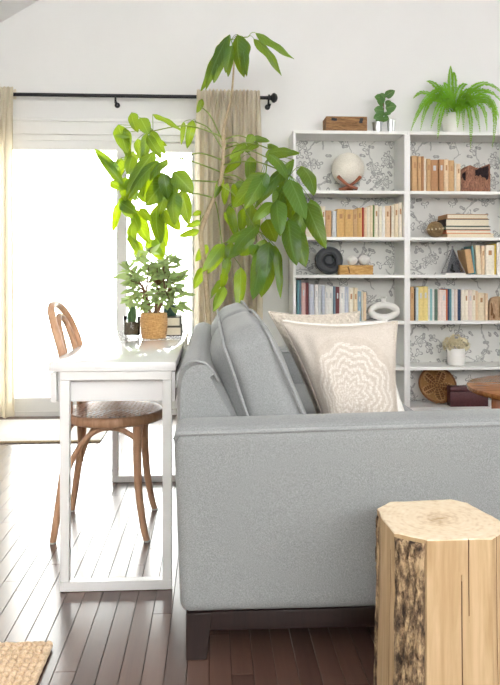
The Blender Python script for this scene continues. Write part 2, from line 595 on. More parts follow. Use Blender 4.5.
def gable(bm, y0, y1):
    """wall slab above the door head following the vaulted roof"""
    pts = [(XL, DZ1), (XL, ceil_z(XL)), (RX, ceil_z(RX)), (XR, ceil_z(XR)), (XR, DZ1)]
    f = [bm.verts.new((x, y0, z)) for x, z in pts]
    b = [bm.verts.new((x, y1, z)) for x, z in pts]
    bm.faces.new(f); bm.faces.new(list(reversed(b)))
    n = len(pts)
    for i in range(n):
        bm.faces.new((f[i], b[i], b[(i + 1) % n], f[(i + 1) % n]))


gable(bm, WALL_Y, WALL_Y + 0.15)
add_box(bm, XL, DX0, WALL_Y, WALL_Y + 0.15, 0, DZ1)
add_box(bm, DX1, XR, WALL_Y, WALL_Y + 0.15, 0, DZ1)
bmesh.ops.recalc_face_normals(bm, faces=bm.faces)
obj('wall_back', bm, M['wall'], smooth=False, kind='structure', label='white painted gable wall behind the bookcases', cat='wall')

bm = boxes([(XL - 0.15, XL, YB, WALL_Y + 0.15, 0, ceil_z(XL))])
obj('wall_left', bm, M['wall'], smooth=False, kind='structure', label='white side wall beside the glass door', cat='wall')
bm = boxes([(XR, XR + 0.15, YB, WALL_Y + 0.15, 0, ceil_z(XR))])
obj('wall_right', bm, M['wall'], smooth=False, kind='structure', label='white side wall past the bookcases', cat='wall')

# unseen wall behind the viewer; its three openings are added to let in light
WO = [(-1.2, 0.4), (0.7, 2.3), (2.6, 4.0)]
WZ0, WZ1 = 1.45, 2.9
lst = []
px = XL
for a, b in WO:
    lst.append((px, a, YB - 0.15, YB, 0, WZ1)); lst.append((a, b, YB - 0.15, YB, 0, WZ0)); px = b
lst.append((px, XR, YB - 0.15, YB, 0, WZ1))
bm = boxes(lst)
XA = -1.35
pts = [(XA, WZ1), (RX, ceil_z(RX)), (2 * RX - XA, WZ1)]
fr_ = [bm.verts.new((x, YB, z)) for x, z in pts]; bk_ = [bm.verts.new((x, YB - 0.15, z)) for x, z in pts]
bm.faces.new(fr_); bm.faces.new(list(reversed(bk_)))
for i in range(3): bm.faces.new((fr_[i], bk_[i], bk_[(i + 1) % 3], fr_[(i + 1) % 3]))
bmesh.ops.recalc_face_normals(bm, faces=bm.faces)
obj('wall_rear', bm, M['wall'], smooth=False, kind='structure', label='white wall with tall added light openings facing the bookcases', cat='wall')
for i, (a, b) in enumerate(WO):  # frames for the added openings that brighten the room from out of view
    wn = obj('window_%d' % (i + 1), boxes([(a, a + 0.05, YB - 0.12, YB - 0.06, WZ0, WZ1), (b - 0.05, b, YB - 0.12, YB - 0.06, WZ0, WZ1), (a + 0.05, b - 0.05, YB - 0.12, YB - 0.06, WZ1 - 0.05, WZ1), (a + 0.05, b - 0.05, YB - 0.12, YB - 0.06, WZ0, WZ0 + 0.05), ((a + b) / 2 - 0.03, (a + b) / 2 + 0.03, YB - 0.12, YB - 0.06, WZ0 + 0.05, WZ1 - 0.05)]), M['trim'], smooth=False, kind='structure', label='tall white frame of an added light opening facing the bookcases', cat='window', group='added light openings facing the bookcases')

bm = bmesh.new()
pts = [(XL - 0.15, ceil_z(XL - 0.15)), (RX, ceil_z(RX)), (XR + 0.15, ceil_z(XR + 0.15))]
lo0 = [bm.verts.new((x, YB, z)) for x, z in pts]; lo1 = [bm.verts.new((x, WALL_Y + 0.15, z)) for x, z in pts]
hi0 = [bm.verts.new((x, YB, z + 0.15)) for x, z in pts]; hi1 = [bm.verts.new((x, WALL_Y + 0.15, z + 0.15)) for x, z in pts]
for i in range(2):
    bm.faces.new((lo0[i], lo1[i], lo1[i + 1], lo0[i + 1]))
    bm.faces.new((hi0[i], hi0[i + 1], hi1[i + 1], hi1[i]))
    bm.faces.new((lo0[i], lo0[i + 1], hi0[i + 1], hi0[i])); bm.faces.new((lo1[i], hi1[i], hi1[i + 1], lo1[i + 1]))
bmesh.ops.recalc_face_normals(bm, faces=bm.faces)
obj('ceiling', bm, M['ceiling'], smooth=False, kind='structure', label='white vaulted ceiling sloping over the glass door', cat='ceiling')

# floor slab with single planks
bm = boxes([(XL, XR, YB, WALL_Y + 0.15, -0.12, -0.004)])
floor = obj('floor', bm, M['subfloor'], smooth=False, kind='structure', label='dark brown strip hardwood floor', cat='floor')
PW = 0.0572
plank_cache = {}


def plank_mesh(L):
    if L not in plank_cache:
        b = bmesh.new()
        g = 0.0007
        add_box(b, -PW / 2 + g, PW / 2 - g, g, L - g, -0.012, 0.0)
        for e in [e for e in b.edges if all(v.co.z > -0.001 for v in e.verts)]:
            pass
        bmesh.ops.bevel(b, geom=[e for e in b.edges if all(v.co.z > -0.001 for v in e.verts)], offset=0.0008, segments=1, affect='EDGES')
        me = bpy.data.meshes.new('plank'); b.to_mesh(me); b.free()
        me.materials.append(M['plank'])
        plank_cache[L] = me
    return plank_cache[L]


rest = bmesh.new()
LENS = [0.6, 0.75, 0.9, 1.05, 1.2, 1.35]
n_plank = 0
i0 = int((XL) / PW); 
rs = random.Random(3)
for i in range(int(XL / PW) + 1, int(XR / PW)):
    xc_ = (i + 0.37) * PW
    y = -1.4 - rs.random() * 1.0
    while y < WALL_Y - 0.02:
        L = rs.choice(LENS)
        y1 = y + L
        if y1 > WALL_Y - 0.02:
            L = WALL_Y - 0.004 - y
            y1 = WALL_Y
        if L < 0.02: break
        ym = min(max((y + y1) / 2, 1.0), 9)
        zc_ = depth_of(xc_, max(y1, 1.0))
        uu = 250 + FOC * (xc_ * CS - y1 * SN) / zc_ if y1 > 1.0 else 999
        vis = (-1.55 < xc_ < 0.9) and y1 > 1.45 and y < 4.9 and (uu > -60) and (L in LENS)
        if xc_ > -0.08 and y > 2.2: vis = False      # beneath and beyond the sofa
        if vis and n_plank < 300:
            o = bpy.data.objects.new('plank', plank_mesh(L))
            link(o, floor, (xc_, y, 0))
            n_plank += 1
        else:
            add_box(rest, xc_ - PW / 2 + .0007, xc_ + PW / 2 - .0007, y + .0007, y1 - .0007, -0.012, 0)
        y = y1
o = obj('plank_remainder', rest, M['plank'], parent=floor, smooth=False, kind='stuff')

# ground outside the door
bm = boxes([(-9, 9, WALL_Y + 0.15, 14, -0.3, -0.12)])
obj('patio_ground', bm, plain('pale_concrete', (214, 212, 206), 0.9, 0.05, 6), smooth=False, kind='structure', label='pale patio ground outside the glass door', cat='ground')

# baseboard
bm = boxes([(DX1 + 0.1, 0.54, WALL_Y - 0.016, WALL_Y, 0.0005, 0.11)])
obj('baseboard_back', bm, M['trim'], smooth=False, kind='structure', label='white baseboard between glass door and bookcase', cat='baseboard')
bm = boxes([(XL, XL + 0.016, YB, WALL_Y - 0.02, 0.0005, 0.11)])
obj('baseboard_left', bm, M['trim'], smooth=False, kind='structure', label='white baseboard along the side wall', cat='baseboard')

# casing round the door
trim = bpy.data.objects.new('trim_1', None); link(trim, None, ((DX0 + DX1) / 2, WALL_Y, 0))
tag(trim, 'white casing around the sliding glass door', 'door casing', kind='structure')
obj('head_casing', bev_box(DX0 - 0.09, DX1 + 0.09, WALL_Y - 0.022, WALL_Y, DZ1 - 0.005, DZ1 + 0.085, 0.004), M['trim'], trim)
obj('head_cap', bev_box(DX0 - 0.11, DX1 + 0.11, WALL_Y - 0.034, WALL_Y, DZ1 + 0.085, DZ1 + 0.108, 0.004), M['trim'], trim)
for x0, x1 in ((DX0 - 0.09, DX0 + 0.005), (DX1 - 0.005, DX1 + 0.09)):
    obj('side_casing', bev_box(x0, x1, WALL_Y - 0.02, WALL_Y, 0.001, DZ1 - 0.005, 0.003), M['trim'], trim)

# sliding glass door
door = bpy.data.objects.new('door_1', None); link(door, None, ((DX0 + DX1) / 2, WALL_Y + 0.07, 0))
tag(door, 'white sliding glass patio door flooded with daylight', 'door', kind='structure')
obj('door_frame', boxes([(DX0, DX0 + 0.04, WALL_Y + 0.005, WALL_Y + 0.13, 0, DZ1), (DX1 - 0.04, DX1, WALL_Y + 0.005, WALL_Y + 0.13, 0, DZ1),
                         (DX0 + 0.04, DX1 - 0.04, WALL_Y + 0.005, WALL_Y + 0.13, DZ1 - 0.045, DZ1), (DX0 + 0.04, DX1 - 0.04, WALL_Y + 0.005, WALL_Y + 0.13, -0.004, 0.035)]), M['trim'], door, smooth=False)
XM = -0.66
for (a, b, yy) in ((DX0 + 0.04, XM + 0.04, 0.02), (XM - 0.04, DX1 - 0.04, 0.075)):
    y0 = WALL_Y + yy
    s = obj('sash', boxes([(a, a + 0.07, y0, y0 + 0.04, 0.035, DZ1 - 0.045), (b - 0.07, b, y0, y0 + 0.04, 0.035, DZ1 - 0.045),
                           (a + 0.07, b - 0.07, y0, y0 + 0.04, DZ1 - 0.11, DZ1 - 0.045), (a + 0.07, b - 0.07, y0, y0 + 0.04, 0.035, 0.13)]), M['trim'], door, smooth=False)
    obj('pane', boxes([(a + 0.07, b - 0.07, y0 + 0.016, y0 + 0.022, 0.13, DZ1 - 0.11)]), M['pane'], s, smooth=False)
obj('door_handle', bev_box(DX0 + 0.06, DX0 + 0.09, WALL_Y - 0.02, WALL_Y + 0.02, 0.92, 1.12, 0.008), M['trim'], door)

# ------------------------------------------------------------------ curtain rod and curtains
ROD_Y = WALL_Y - 0.10
rz0 = 2.285
rod = thing('curtain_rod', 'black metal curtain rod with knob finial above the glass door', 'curtain rod', (-0.9, ROD_Y, rz0))
RX0, RX1 = -2.1, x_at(266.5, ROD_Y)
bm = bmesh.new()
add_tube(bm, [(RX0, ROD_Y, rz0), (RX1, ROD_Y, rz0)], 0.013, 12)
obj('rod', bm, M['black'], rod)
for x, d in ((RX1, 1), (RX0, -1)):
    bm = bmesh.new()
    Mx = Matrix.Rotation(R(90) * d, 4, 'Y')
    add_lathe(bm, [(0.014, 0), (0.014, 0.01), (0.024, 0.014), (0.026, 0.02), (0.016, 0.026), (0.018, 0.032), (0.034, 0.045), (0.036, 0.056), (0.026, 0.072), (0.008, 0.08)], 14, (x, ROD_Y, rz0), Mx)
    obj('finial', bm, M['black'], rod)
for u in (115.5, 268.5, -60):
    x = x_at(u, ROD_Y)
    bm = bmesh.new()
    add_tube(bm, [(x, WALL_Y - 0.001, rz0 - 0.045), (x, WALL_Y - 0.03, rz0 - 0.045), (x, ROD_Y, rz0 - 0.03), (x, ROD_Y - 0.016, rz0 - 0.012)], 0.006, 8)
    add_lathe(bm, [(0.0, 0), (0.02, 0), (0.02, 0.006), (0.0, 0.006)], 12, (x, WALL_Y - 0.001, rz0 - 0.045), Matrix.Rotation(R(90), 4, 'X'), caps=False)
    add_tube(bm, [(x, ROD_Y, rz0 - 0.014), (x, ROD_Y - 0.006, rz0 - 0.05), (x + 0.006, ROD_Y - 0.014, rz0 - 0.066), (x + 0.01, ROD_Y - 0.026, rz0 - 0.05)], 0.007, 8)
    obj('bracket', bm, M['black'], rod)


def curtain(u0, u1, name_label, seed, nfold):
    x0, x1 = x_at(u0, ROD_Y), x_at(u1, ROD_Y)
    rr = random.Random(seed)
    ph = [rr.random() * 6.28 for _ in range(6)]
    bm = bmesh.new()
    nx, nz = nfold * 16, 44
    ztop, zbot = rz0 + 0.040, 0.03
    rows = []
    for j in range(nz + 1):
        t = j / nz
        z = ztop + (zbot - ztop) * (t ** 1.25)
        row = []
        for i in range(nx + 1):
            s = i / nx
            g = min(1.0, max(0.0, (rz0 - 0.03 - z) / 0.35))
            a = 2 * math.pi * nfold * s
            amp_hi = 0.017; amp_lo = 0.062
            dy = (amp_hi * math.sin(a * 2 + ph[0] + 0.8 * math.sin(a * .37)) * (1 - g) + amp_lo * g * math.sin(a + ph[1] + 0.7 * math.sin(a * 0.31 + ph[2]) + 0.25 * t))
            dy += 0.008 * math.sin(a * 2.3 + ph[3] + t * 2)
            near = abs(z - rz0)
            base = -0.034 - 0.02 * g
            x = x0 + (x1 - x0) * s + 0.008 * math.sin(a * 1.7 + ph[4]) * g + 0.012 * math.sin(t * 3 + ph[5]) * (s - .5)
            zz = z + (0.006 * math.sin(a * 2.1 + ph[2]) if j < 2 else 0)
            row.append(bm.verts.new((x, ROD_Y + base + dy * 0.75 - 0.008, zz)))
        rows.append(row)
    for j in range(nz):
        for i in range(nx):
            bm.faces.new((rows[j][i], rows[j + 1][i], rows[j + 1][i + 1], rows[j][i + 1]))
    # cloth thickness and the rod pocket's back half
    c = thing('curtain', name_label, 'curtain', ((x0 + x1) / 2, ROD_Y, zbot))
    obj('curtain_panel', bm, M['curtain'], c, angle=180)
    bm = bmesh.new()
    prev = None
    for i in range(nx + 1):
        s = i / nx
        a = 2 * math.pi * nfold * s
        x = x0 + (x1 - x0) * s
        y = ROD_Y + 0.019 + 0.004 * math.sin(a * 2 + ph[0])
        cur = (bm.verts.new((x, y, rz0 + 0.038 + 0.006 * math.sin(a * 2.1 + ph[2]))), bm.verts.new((x, y, rz0 - 0.03)))
        if prev: bm.faces.new((prev[0], prev[1], cur[1], cur[0]))
        prev = cur
    obj('rod_pocket', bm, M['curtain'], c, angle=180)


curtain(196.5, 260, 'beige linen curtain panel gathered beside the tall umbrella umbrella tree', 5, 8)
curtain(-34, 15.5, 'beige linen curtain panel at the rod end away from the bookcases', 11, 6)

# pale mat at the door
y0 = on_plane_z(40, 441, 0.012).y
mt = thing('door_mat', 'pale flat runner with thin tan border before the glass door', 'rug', (-1.3, y0, 0))
obj('mat_field', bev_box(-2.2, -0.68, y0 + 0.015, 4.96, 0.0008, 0.010, 0.003), M['mat_light'], mt)
obj('mat_binding', bev_box(-2.2, -0.68, y0, y0 + 0.0149, 0.0008, 0.012, 0.003), M['mat_edge'], mt)

# ------------------------------------------------------------------ bookcases
BF, BD = 4.815, 0.275       # front face and depth
BX0 = 0.560
SHELF = [0.090, 0.372, 0.694, 1.018, 1.280, 1.603]     # upper faces of the shelves at the front
TOPZ = 2.018
TH = 0.022


def bookcase(x0, label):
    c = thing('bookcase', label, 'bookcase', (x0 + 0.4, BF + BD / 2, 0), 'pair of white bookcases')
    x1 = x0 + 0.799
    for a in (x0, x1 - 0.020):
        obj('side_panel', bev_box(a, a + 0.020, BF, BF + BD, 0.001, TOPZ - TH, 0.001, 1), M['case'], c)
    obj('top_panel', bev_box(x0, x1, BF, BF + BD, TOPZ - TH, TOPZ, 0.001, 1), M['case'], c)
    for z in SHELF:
        obj('shelf', bev_box(x0 + 0.0202, x1 - 0.0202, BF + 0.004, BF + BD - 0.008, z - TH, z, 0.001, 1), M['case'], c)
    obj('plinth', bev_box(x0 + 0.0202, x1 - 0.0202, BF + 0.03, BF + 0.045, 0.001, SHELF[0] - TH - 0.0005, 0.001, 1), M['case'], c)
    obj('back_panel', boxes([(x0 + 0.0202, x1 - 0.0202, BF + BD - 0.0075, BF + BD - 0.001, 0.02, TOPZ - TH - 0.0005)]), M['floral'], c, smooth=False)


bookcase(BX0, 'white bookcase holding the ivory woven globe, lined with floral paper')
bookcase(BX0 + 0.8, 'white bookcase under the fern, lined with floral paper')

# ------------------------------------------------------------------ books
book_mats = {}


def bmat(rgb):
    if rgb not in book_mats:
        book_mats[rgb] = plain('book_cloth_%d_%d_%d' % rgb, rgb, 0.65, 0.08, 70)
    return book_mats[rgb]


ORD = ['first', 'second', 'third', 'fourth', 'fifth', 'sixth', 'seventh', 'eighth', 'ninth', 'tenth', 'eleventh', 'twelfth', 'thirteenth', 'fourteenth', 'fifteenth',
       'sixteenth', 'seventeenth', 'eighteenth', 'nineteenth', 'twentieth', 'twenty-first', 'twenty-second', 'twenty-third', 'twenty-fourth', 'twenty-fifth', 'twenty-sixth']
CN = {'tan': (204, 166, 120), 'golden': (214, 174, 112), 'cream': (230, 214, 184), 'ivory': (238, 230, 212), 'white': (238, 236, 232), 'grey': (206, 208, 210), 'brown': (182, 136, 94),
      'red': (176, 58, 42), 'green': (110, 134, 76), 'dark green': (96, 118, 104), 'teal': (98, 150, 158), 'blue': (148, 176, 192), 'slate blue': (112, 134, 150), 'pink': (224, 186, 180),
      'maroon': (120, 62, 66), 'lavender': (196, 200, 214), 'navy': (56, 72, 104), 'yellow': (232, 212, 140), 'pale blue': (206, 222, 228), 'aqua': (150, 198, 200), 'pale pink': (234, 218, 208),
      'orange': (214, 120, 80), 'dark': (74, 62, 54), 'mustard': (222, 190, 60), 'peach': (232, 206, 172)}


def book(x0, x1, h, zs, yf, d, cname, label, group, fore_edge=False, tilt=0.0):
    """upright book; spine towards the room, or the page edges when fore_edge; tilt leans it about its lower corner"""
    w = x1 - x0
    t = min(0.0028, w * 0.16)
    Mt = Matrix.Translation((x0, 0, zs)) @ Matrix.Rotation(tilt, 4, 'Y') @ Matrix.Translation((-x0, 0, -zs))
    bm = bmesh.new()
    add_box(bm, x0, x0 + t, yf, yf + d, zs, zs + h)
    add_box(bm, x1 - t, x1, yf, yf + d, zs, zs + h)
    ys = yf + d - 0.003 if fore_edge else yf
    if fore_edge:
        add_box(bm, x0 + t, x1 - t, yf + d - 0.003, yf + d, zs, zs + h)
    else:
        # rounded spine
        n = 5
        ring = []
        for i in range(n + 1):
            a = math.pi * i / n
            ring.append((x0 + w / 2 - w / 2 * math.cos(a), yf - min(0.004, w * 0.25) * math.sin(a)))
        lo = [bm.verts.new((x, y, zs)) for x, y in ring]; hi = [bm.verts.new((x, y, zs + h)) for x, y in ring]
        for i in range(n):
            bm.faces.new((lo[i], lo[i + 1], hi[i + 1], hi[i]))
        bm.faces.new(list(reversed(lo))); bm.faces.new(hi)
        bm.faces.new((lo[0], hi[0], hi[-1], lo[-1]))
    bmesh.ops.transform(bm, matrix=Mt, verts=bm.verts)
    b = obj('book', bm, bmat(CN[cname]), smooth=False, label=label, cat='book', group=group)
    pb = bmesh.new()
    if fore_edge:
        add_box(pb, x0 + t, x1 - t, yf + 0.003, yf + d - 0.0035, zs + 0.0015, zs + h - 0.003)
    else:
        add_box(pb, x0 + t, x1 - t, yf + 0.001, yf + d - 0.004, zs + 0.0015, zs + h - 0.003)
    bmesh.ops.transform(pb, matrix=Mt, verts=pb.verts)
    obj('pages', pb, M['pages'], b, smooth=False)
    if not fore_edge and w > 0.022 and tilt == 0:
        tb = bmesh.new()
        yy = yf - min(0.004, w * 0.25)
        add_box(tb, x0 + w * 0.32, x1 - w * 0.32, yy - 0.0008, yy + 0.0004, zs + h * 0.66, zs + h * 0.82)
        obj('title_patch', tb, bmat(CN['brown'] if cname in ('tan', 'golden', 'cream', 'ivory', 'peach') else CN['grey']), b, smooth=False)
    return b


def book_row(rows, zs, landmark, where, group, from_end=False, d=0.15, seed=1, fore=()):
    """rows: (u0, u1, vtop, colour)"""
    rr = random.Random(seed)
    n = len(rows)
    for i, (u0, u1, vt, cn) in enumerate(rows):
        yf = BF + 0.035 + rr.random() * 0.022
        x0 = max(x_at(u0, yf) + 0.0006, BX0 + 0.0212 if u0 < 405 else BX0 + 0.8212); x1 = min(x_at(u1, yf) - 0.0006, BX0 + 0.7778 if u0 < 405 else 9)
        zc_ = depth_of(x0, yf)
        h = EYE - (vt - 273) * zc_ / FOC - zs
        k = (n - i) if from_end else (i + 1)
        size = 'slim' if (u1 - u0) < 3.4 else ('thick' if (u1 - u0) > 6.2 else 'upright')
        lab = '%s %s book, %s from %s, in row %s' % (size, cn, ORD[k - 1], landmark, where)
        book(x0, x1, h, zs + 0.0006, yf, d, cn, lab, group, fore_edge=(cn in fore))


def zoomrow(ox, sc, lst):
    return [(ox + a / sc, ox + b / sc, t, c) for a, b, t, c in lst]


# left case, below the globe
rowA = zoomrow(290, 4.167, [(30, 44, 207, 'cream'), (44, 66, 206, 'tan'), (66, 92, 208, 'ivory'), (92, 117, 206, 'cream'), (118, 132, 206, 'cream'), (132, 147, 206.5, 'ivory'), (148, 173, 210.5, 'tan'), (175, 194, 211, 'grey'), (195, 229, 209, 'golden'), (229, 262, 209.5, 'golden'), (262, 280, 209.5, 'tan'),
    (280, 300, 208, 'golden'), (300, 308, 207.5, 'red'), (308, 320, 208, 'peach'), (320, 332, 207, 'ivory'), (332, 345, 205.5, 'cream'), (345, 352, 205, 'green'), (352, 368, 205.5, 'ivory'),
    (370, 383, 206.5, 'ivory'), (383, 396, 206.5, 'white'), (396, 417, 206, 'peach'), (418, 422, 206, 'brown'), (422, 433, 205.5, 'ivory'), (434, 451, 204, 'cream'), (452, 469, 202.5, 'ivory')])
book_row(rowA, SHELF[4], 'the dividing panel', 'under the woven globe', 'books under the woven globe', True, seed=4)
# left case, beside the oval vase
rowB = zoomrow(290, 4.167, [(30, 38, 280, 'teal'), (38, 47, 280, 'slate blue'), (48, 65, 283, 'pink'), (65, 78, 283, 'maroon'), (80, 101, 284.5, 'lavender'), (102, 118, 284.5, 'white'), (118, 132, 285, 'grey'), (133, 145, 285.5, 'lavender'),
    (146, 160, 286, 'white'), (160, 179, 286.5, 'white'), (180, 190, 286.5, 'slate blue'), (190, 206, 287, 'maroon'), (206, 228, 287, 'white'), (228, 244, 287, 'lavender'), (245, 265, 288, 'ivory'), (265, 282, 288, 'cream'), (282, 297, 291.5, 'blue'), (298, 305, 291.5, 'ivory'), (305, 318, 292.5, 'peach')])
book_row(rowB, SHELF[3 - 1], 'the white oval vase', 'under charcoal plate', 'books beside the white oval vase', True, d=0.17, seed=9)
# right case, upper bay
rowC = zoomrow(400, 4.89, [(57, 85, 156, 'tan'), (86, 103, 156.5, 'tan'), (103, 117, 156.5, 'brown'), (117, 128, 158, 'ivory'), (130, 150, 159, 'tan'), (150, 187, 160, 'brown'), (190, 215, 159.5, 'brown'), (215, 238, 159.5, 'peach'), (238, 265, 160.5, 'tan'), (266, 276, 163, 'ivory'), (276, 296, 164, 'peach')])
book_row(rowC, SHELF[5], 'the dividing panel', 'beneath the fern', 'books beneath the fern', False, seed=14)
# right case, row below the glass pyramid
rowD = zoomrow(400, 5.0, [(52, 70, 287, 'tan'), (70, 78, 288.5, 'dark'), (78, 92, 287.5, 'pale blue'), (92, 115, 287, 'yellow'), (115, 140, 286.5, 'yellow'), (140, 150, 289, 'white'), (150, 162, 289, 'aqua'), (162, 172, 289, 'white'), (172, 188, 289.5, 'dark green'), (190, 206, 290, 'pale pink'),
    (206, 230, 290, 'pale pink'), (230, 238, 289.5, 'orange'), (238, 248, 289, 'navy'), (248, 258, 289, 'teal'), (258, 272, 289.5, 'white'), (272, 288, 289.5, 'pale pink'), (289, 304, 289.5, 'navy'), (305, 321, 290, 'ivory'), (321, 341, 290.5, 'ivory'), (341, 360, 290.5, 'pale pink'),
    (360, 378, 290, 'ivory'), (378, 390, 291, 'peach'), (391, 422, 293, 'cream'), (425, 440, 293.5, 'peach')])
book_row(rowD, SHELF[2], 'the dividing panel', 'below the glass pyramid', 'books below the glass pyramid', False, seed=21)
# right case, bay of the pyramid: two leaning books then upright ones
zs = SHELF[3] + 0.0006
yfE = BF + 0.04
E = [(468.2, 474.2, 250.5, 'tan', -9), (474.4, 476.4, 246, 'teal', -6), (476.8, 481.6, 245.5, 'cream', -3), (481.8, 485.2, 245.5, 'peach', 0), (485.4, 494.4, 245.0, 'ivory', 0), (494.6, 496.6, 243.5, 'mustard', 0), (496.9, 504.5, 242.0, 'white', 0), (504.8, 511, 244, 'cream', 0)]
nx_ = None
for i in range(len(E) - 1, -1, -1):
    u0, u1, vt, cn, tl = E[i]
    x0, x1 = x_at(u0, yfE), x_at(u1, yfE)
    h = (EYE - (vt - 273) * 4.93 / FOC) - zs
    w = x1 - x0
    if tl:
        # lower right corner sits left of its neighbour; its upper right corner touches it
        ta = R(-tl)
        if nx_ is None: nx_ = x0
        x1 = nx_ - 0.0015 - (0.001 if i == 2 else 0.0)
        x0 = x1 - w
        nx_ = x0 + (0.0)
    else:
        nx_ = x0
    nm = ('leaning %s book, %s from the glass pyramid' if tl else 'upright %s book, %s from the glass pyramid, on its shelf') % (cn, ORD[i])
    zz0 = zs + (math.sin(R(-tl)) * w + 0.0003 if tl else 0)
    book(x0 + 0.0005, x1 - 0.0005, h, zz0, yfE + 0.01 * (i % 2), 0.15, cn, nm, 'books beside the glass pyramid', tilt=R(tl))

# stacked books lying flat
zs = SHELF[4] + 0.0004
yb = BF + 0.03
stack = [(447.5, 494, 3.9, 'peach', 0.0), (446.5, 491, 3.8, 'orange', 0.006), (445.5, 490.5, 3.4, 'dark green', 0.0), (446, 489.5, 7.4, 'dark', 0.004), (447.5, 488.5, 4.8, 'brown', 0.008)]
pos_word = ['bottom book', 'second book from the bottom', 'middle book', 'second book from the top', 'top book']
for i, (u0, u1, hp, cn, dy) in enumerate(stack):
    x0, x1 = x_at(u0, yb), x_at(u1, yb)
    h = hp * 4.9 / FOC
    y0, y1 = yb + dy, yb + dy + 0.2
    t = 0.0045
    bm = bmesh.new()
    add_box(bm, x0, x1, y0, y1, zs, zs + t); add_box(bm, x0, x1, y0, y1, zs + h - t, zs + h)
    add_box(bm, x0, x0 + 0.003, y0, y1, zs + t, zs + h - t)
    lab = '%s with %s cover in the flat stack beside the wooden ball' % (pos_word[i], cn)
    b = obj('book', bm, bmat(CN[cn]), smooth=False, label=lab, cat='book', group='flat stack of books')
    pb = bmesh.new(); add_box(pb, x0 + 0.0035, x1 - 0.004, y0 + 0.003, y1 - 0.003, zs + t + 0.0002, zs + h - t - 0.0002)
    obj('pages', pb, M['pages'], b, smooth=False)
    zs += h + 0.0004

# ------------------------------------------------------------------ ornaments on the shelves
# woven globe on crossed stand
zs = SHELF[5] + 0.0005
cy = BF + 0.135
gx = x_at(348, cy); gR = 0.119
gz = zs + 0.048 + gR
g = thing('woven_globe', 'ivory woven cord globe resting on a crossed wooden stand', 'globe', (gx, cy, gz - gR))
bm = bmesh.new()
rows = 26
n = 0
seg = 72
rings = []
for j in range(rows * 4 + 1):
    th = math.pi * j / (rows * 4)
    ring = []
    for k in range(seg):
        a = 2 * math.pi * k / seg
        br = 0.5 + 0.5 * math.cos(2 * math.pi * (j / 4.0 + (0.25 if 1 else 0)))
        kn = math.cos(18 * a + (math.pi if (j // 4) % 2 else 0))
        r = gR * (0.955 + 0.03 * br + 0.018 * kn * br)
        ring.append(bm.verts.new((gx + r * math.sin(th) * math.cos(a), cy + r * math.sin(th) * math.sin(a), gz + r * math.cos(th))))
    rings.append(ring)
for j in range(len(rings) - 1):
    for k in range(seg):
        bm.faces.new((rings[j][k], rings[j][(k + 1) % seg], rings[j + 1][(k + 1) % seg], rings[j + 1][k]))
bmesh.ops.remove_doubles(bm, verts=bm.verts, dist=0.0004)
obj('cord_ball', bm, M['woven_white'], g, angle=180)
M['redwood'] = wood('reddish_wood', (120, 62, 36), (168, 96, 60), 'X', 10, 0.2, 0.45)
st = thing('globe_stand', 'crossed reddish brown wooden stand under the ivory globe', 'stand', (gx, cy, zs))
sx = gx - 0.012
for d in (1, -1):
    bm = bmesh.new()
    yb2 = cy - 0.110 - 0.010 * d
    pts = [(sx - 0.080 * d, yb2 + 0.01, zs + 0.100), (sx - 0.055 * d, yb2, zs + 0.074), (sx - 0.02 * d, yb2, zs + 0.046), (sx + 0.02 * d, yb2, zs + 0.026), (sx + 0.055 * d, yb2, zs + 0.012)]
    add_tube(bm, smooth_path(pts, 4), lerp_list([0.013, 0.011, 0.010, 0.010, 0.0115], 17), 8)
    obj('stand_bar', bm, M['redwood'], st)
bm = bmesh.new()
add_box(bm, sx - 0.045, sx + 0.055, cy - 0.07, cy + 0.05, zs, zs + 0.010)
obj('foot_bar', bm, M['redwood'], st, smooth=False)
bm = bmesh.new()
add_tube(bm, [(sx + 0.05 * math.cos(a), cy + 0.05 * math.sin(a), zs + 0.026) for a in [2 * math.pi * k / 24 for k in range(24)]], 0.006, 6, closed=True)
for a in (R(30), R(150), R(270)):
    add_tube(bm, [(sx + 0.05 * math.cos(a), cy + 0.05 * math.sin(a), zs + 0.024), (sx + 0.04 * math.cos(a), cy + 0.035 * math.sin(a), zs + 0.010)], 0.006, 6)
obj('cradle_ring', bm, M['redwood'], st)

# wooden crate on top of the left case
zs = TOPZ + 0.0005
cx0, cx1 = x_at(326, BF + 0.07), x_at(367, BF + 0.07)
M['crate'] = wood('weathered_crate_wood', (104, 72, 44), (176, 134, 90), 'X', 14, 0.18, 0.8, 0.5, rnd=True)
cr = thing('wooden_crate', 'small weathered brown wooden crate on the bookcase top', 'crate', ((cx0 + cx1) / 2, BF + 0.13, zs))
ch = 0.112
for k in range(2):
    z0 = zs + 0.002 + k * (ch / 2)
    obj('slat', bev_box(cx0, cx1, BF + 0.065, BF + 0.075, z0, z0 + ch / 2 - 0.0012, 0.0015, 1), M['crate'], cr)
    obj('slat', bev_box(cx0, cx1, BF + 0.205, BF + 0.215, z0, z0 + ch / 2 - 0.0012, 0.0015, 1), M['crate'], cr)
for a in (cx0, cx1 - 0.012):
    obj('end_board', bev_box(a + 0.0003, a + 0.0117, BF + 0.0753, BF + 0.2047, zs + 0.002, zs + ch, 0.0015, 1), M['crate'], cr)
obj('bottom_board', boxes([(cx0 + 0.012, cx1 - 0.012, BF + 0.0753, BF + 0.2047, zs, zs + 0.008)]), M['crate'], cr, smooth=False)
bm = bmesh.new()
for (ux, zz) in ((0.17, 0.092), (0.86, 0.092), (0.845, 0.075), (0.22, 0.09)):
    x = cx0 + (cx1 - cx0) * ux
    add_box(bm, x - 0.012, x + 0.012, BF + 0.0625, BF + 0.0649, zs + zz - 0.009, zs + zz + 0.009)
obj('iron_plate', bm, M['black'], cr, smooth=False)

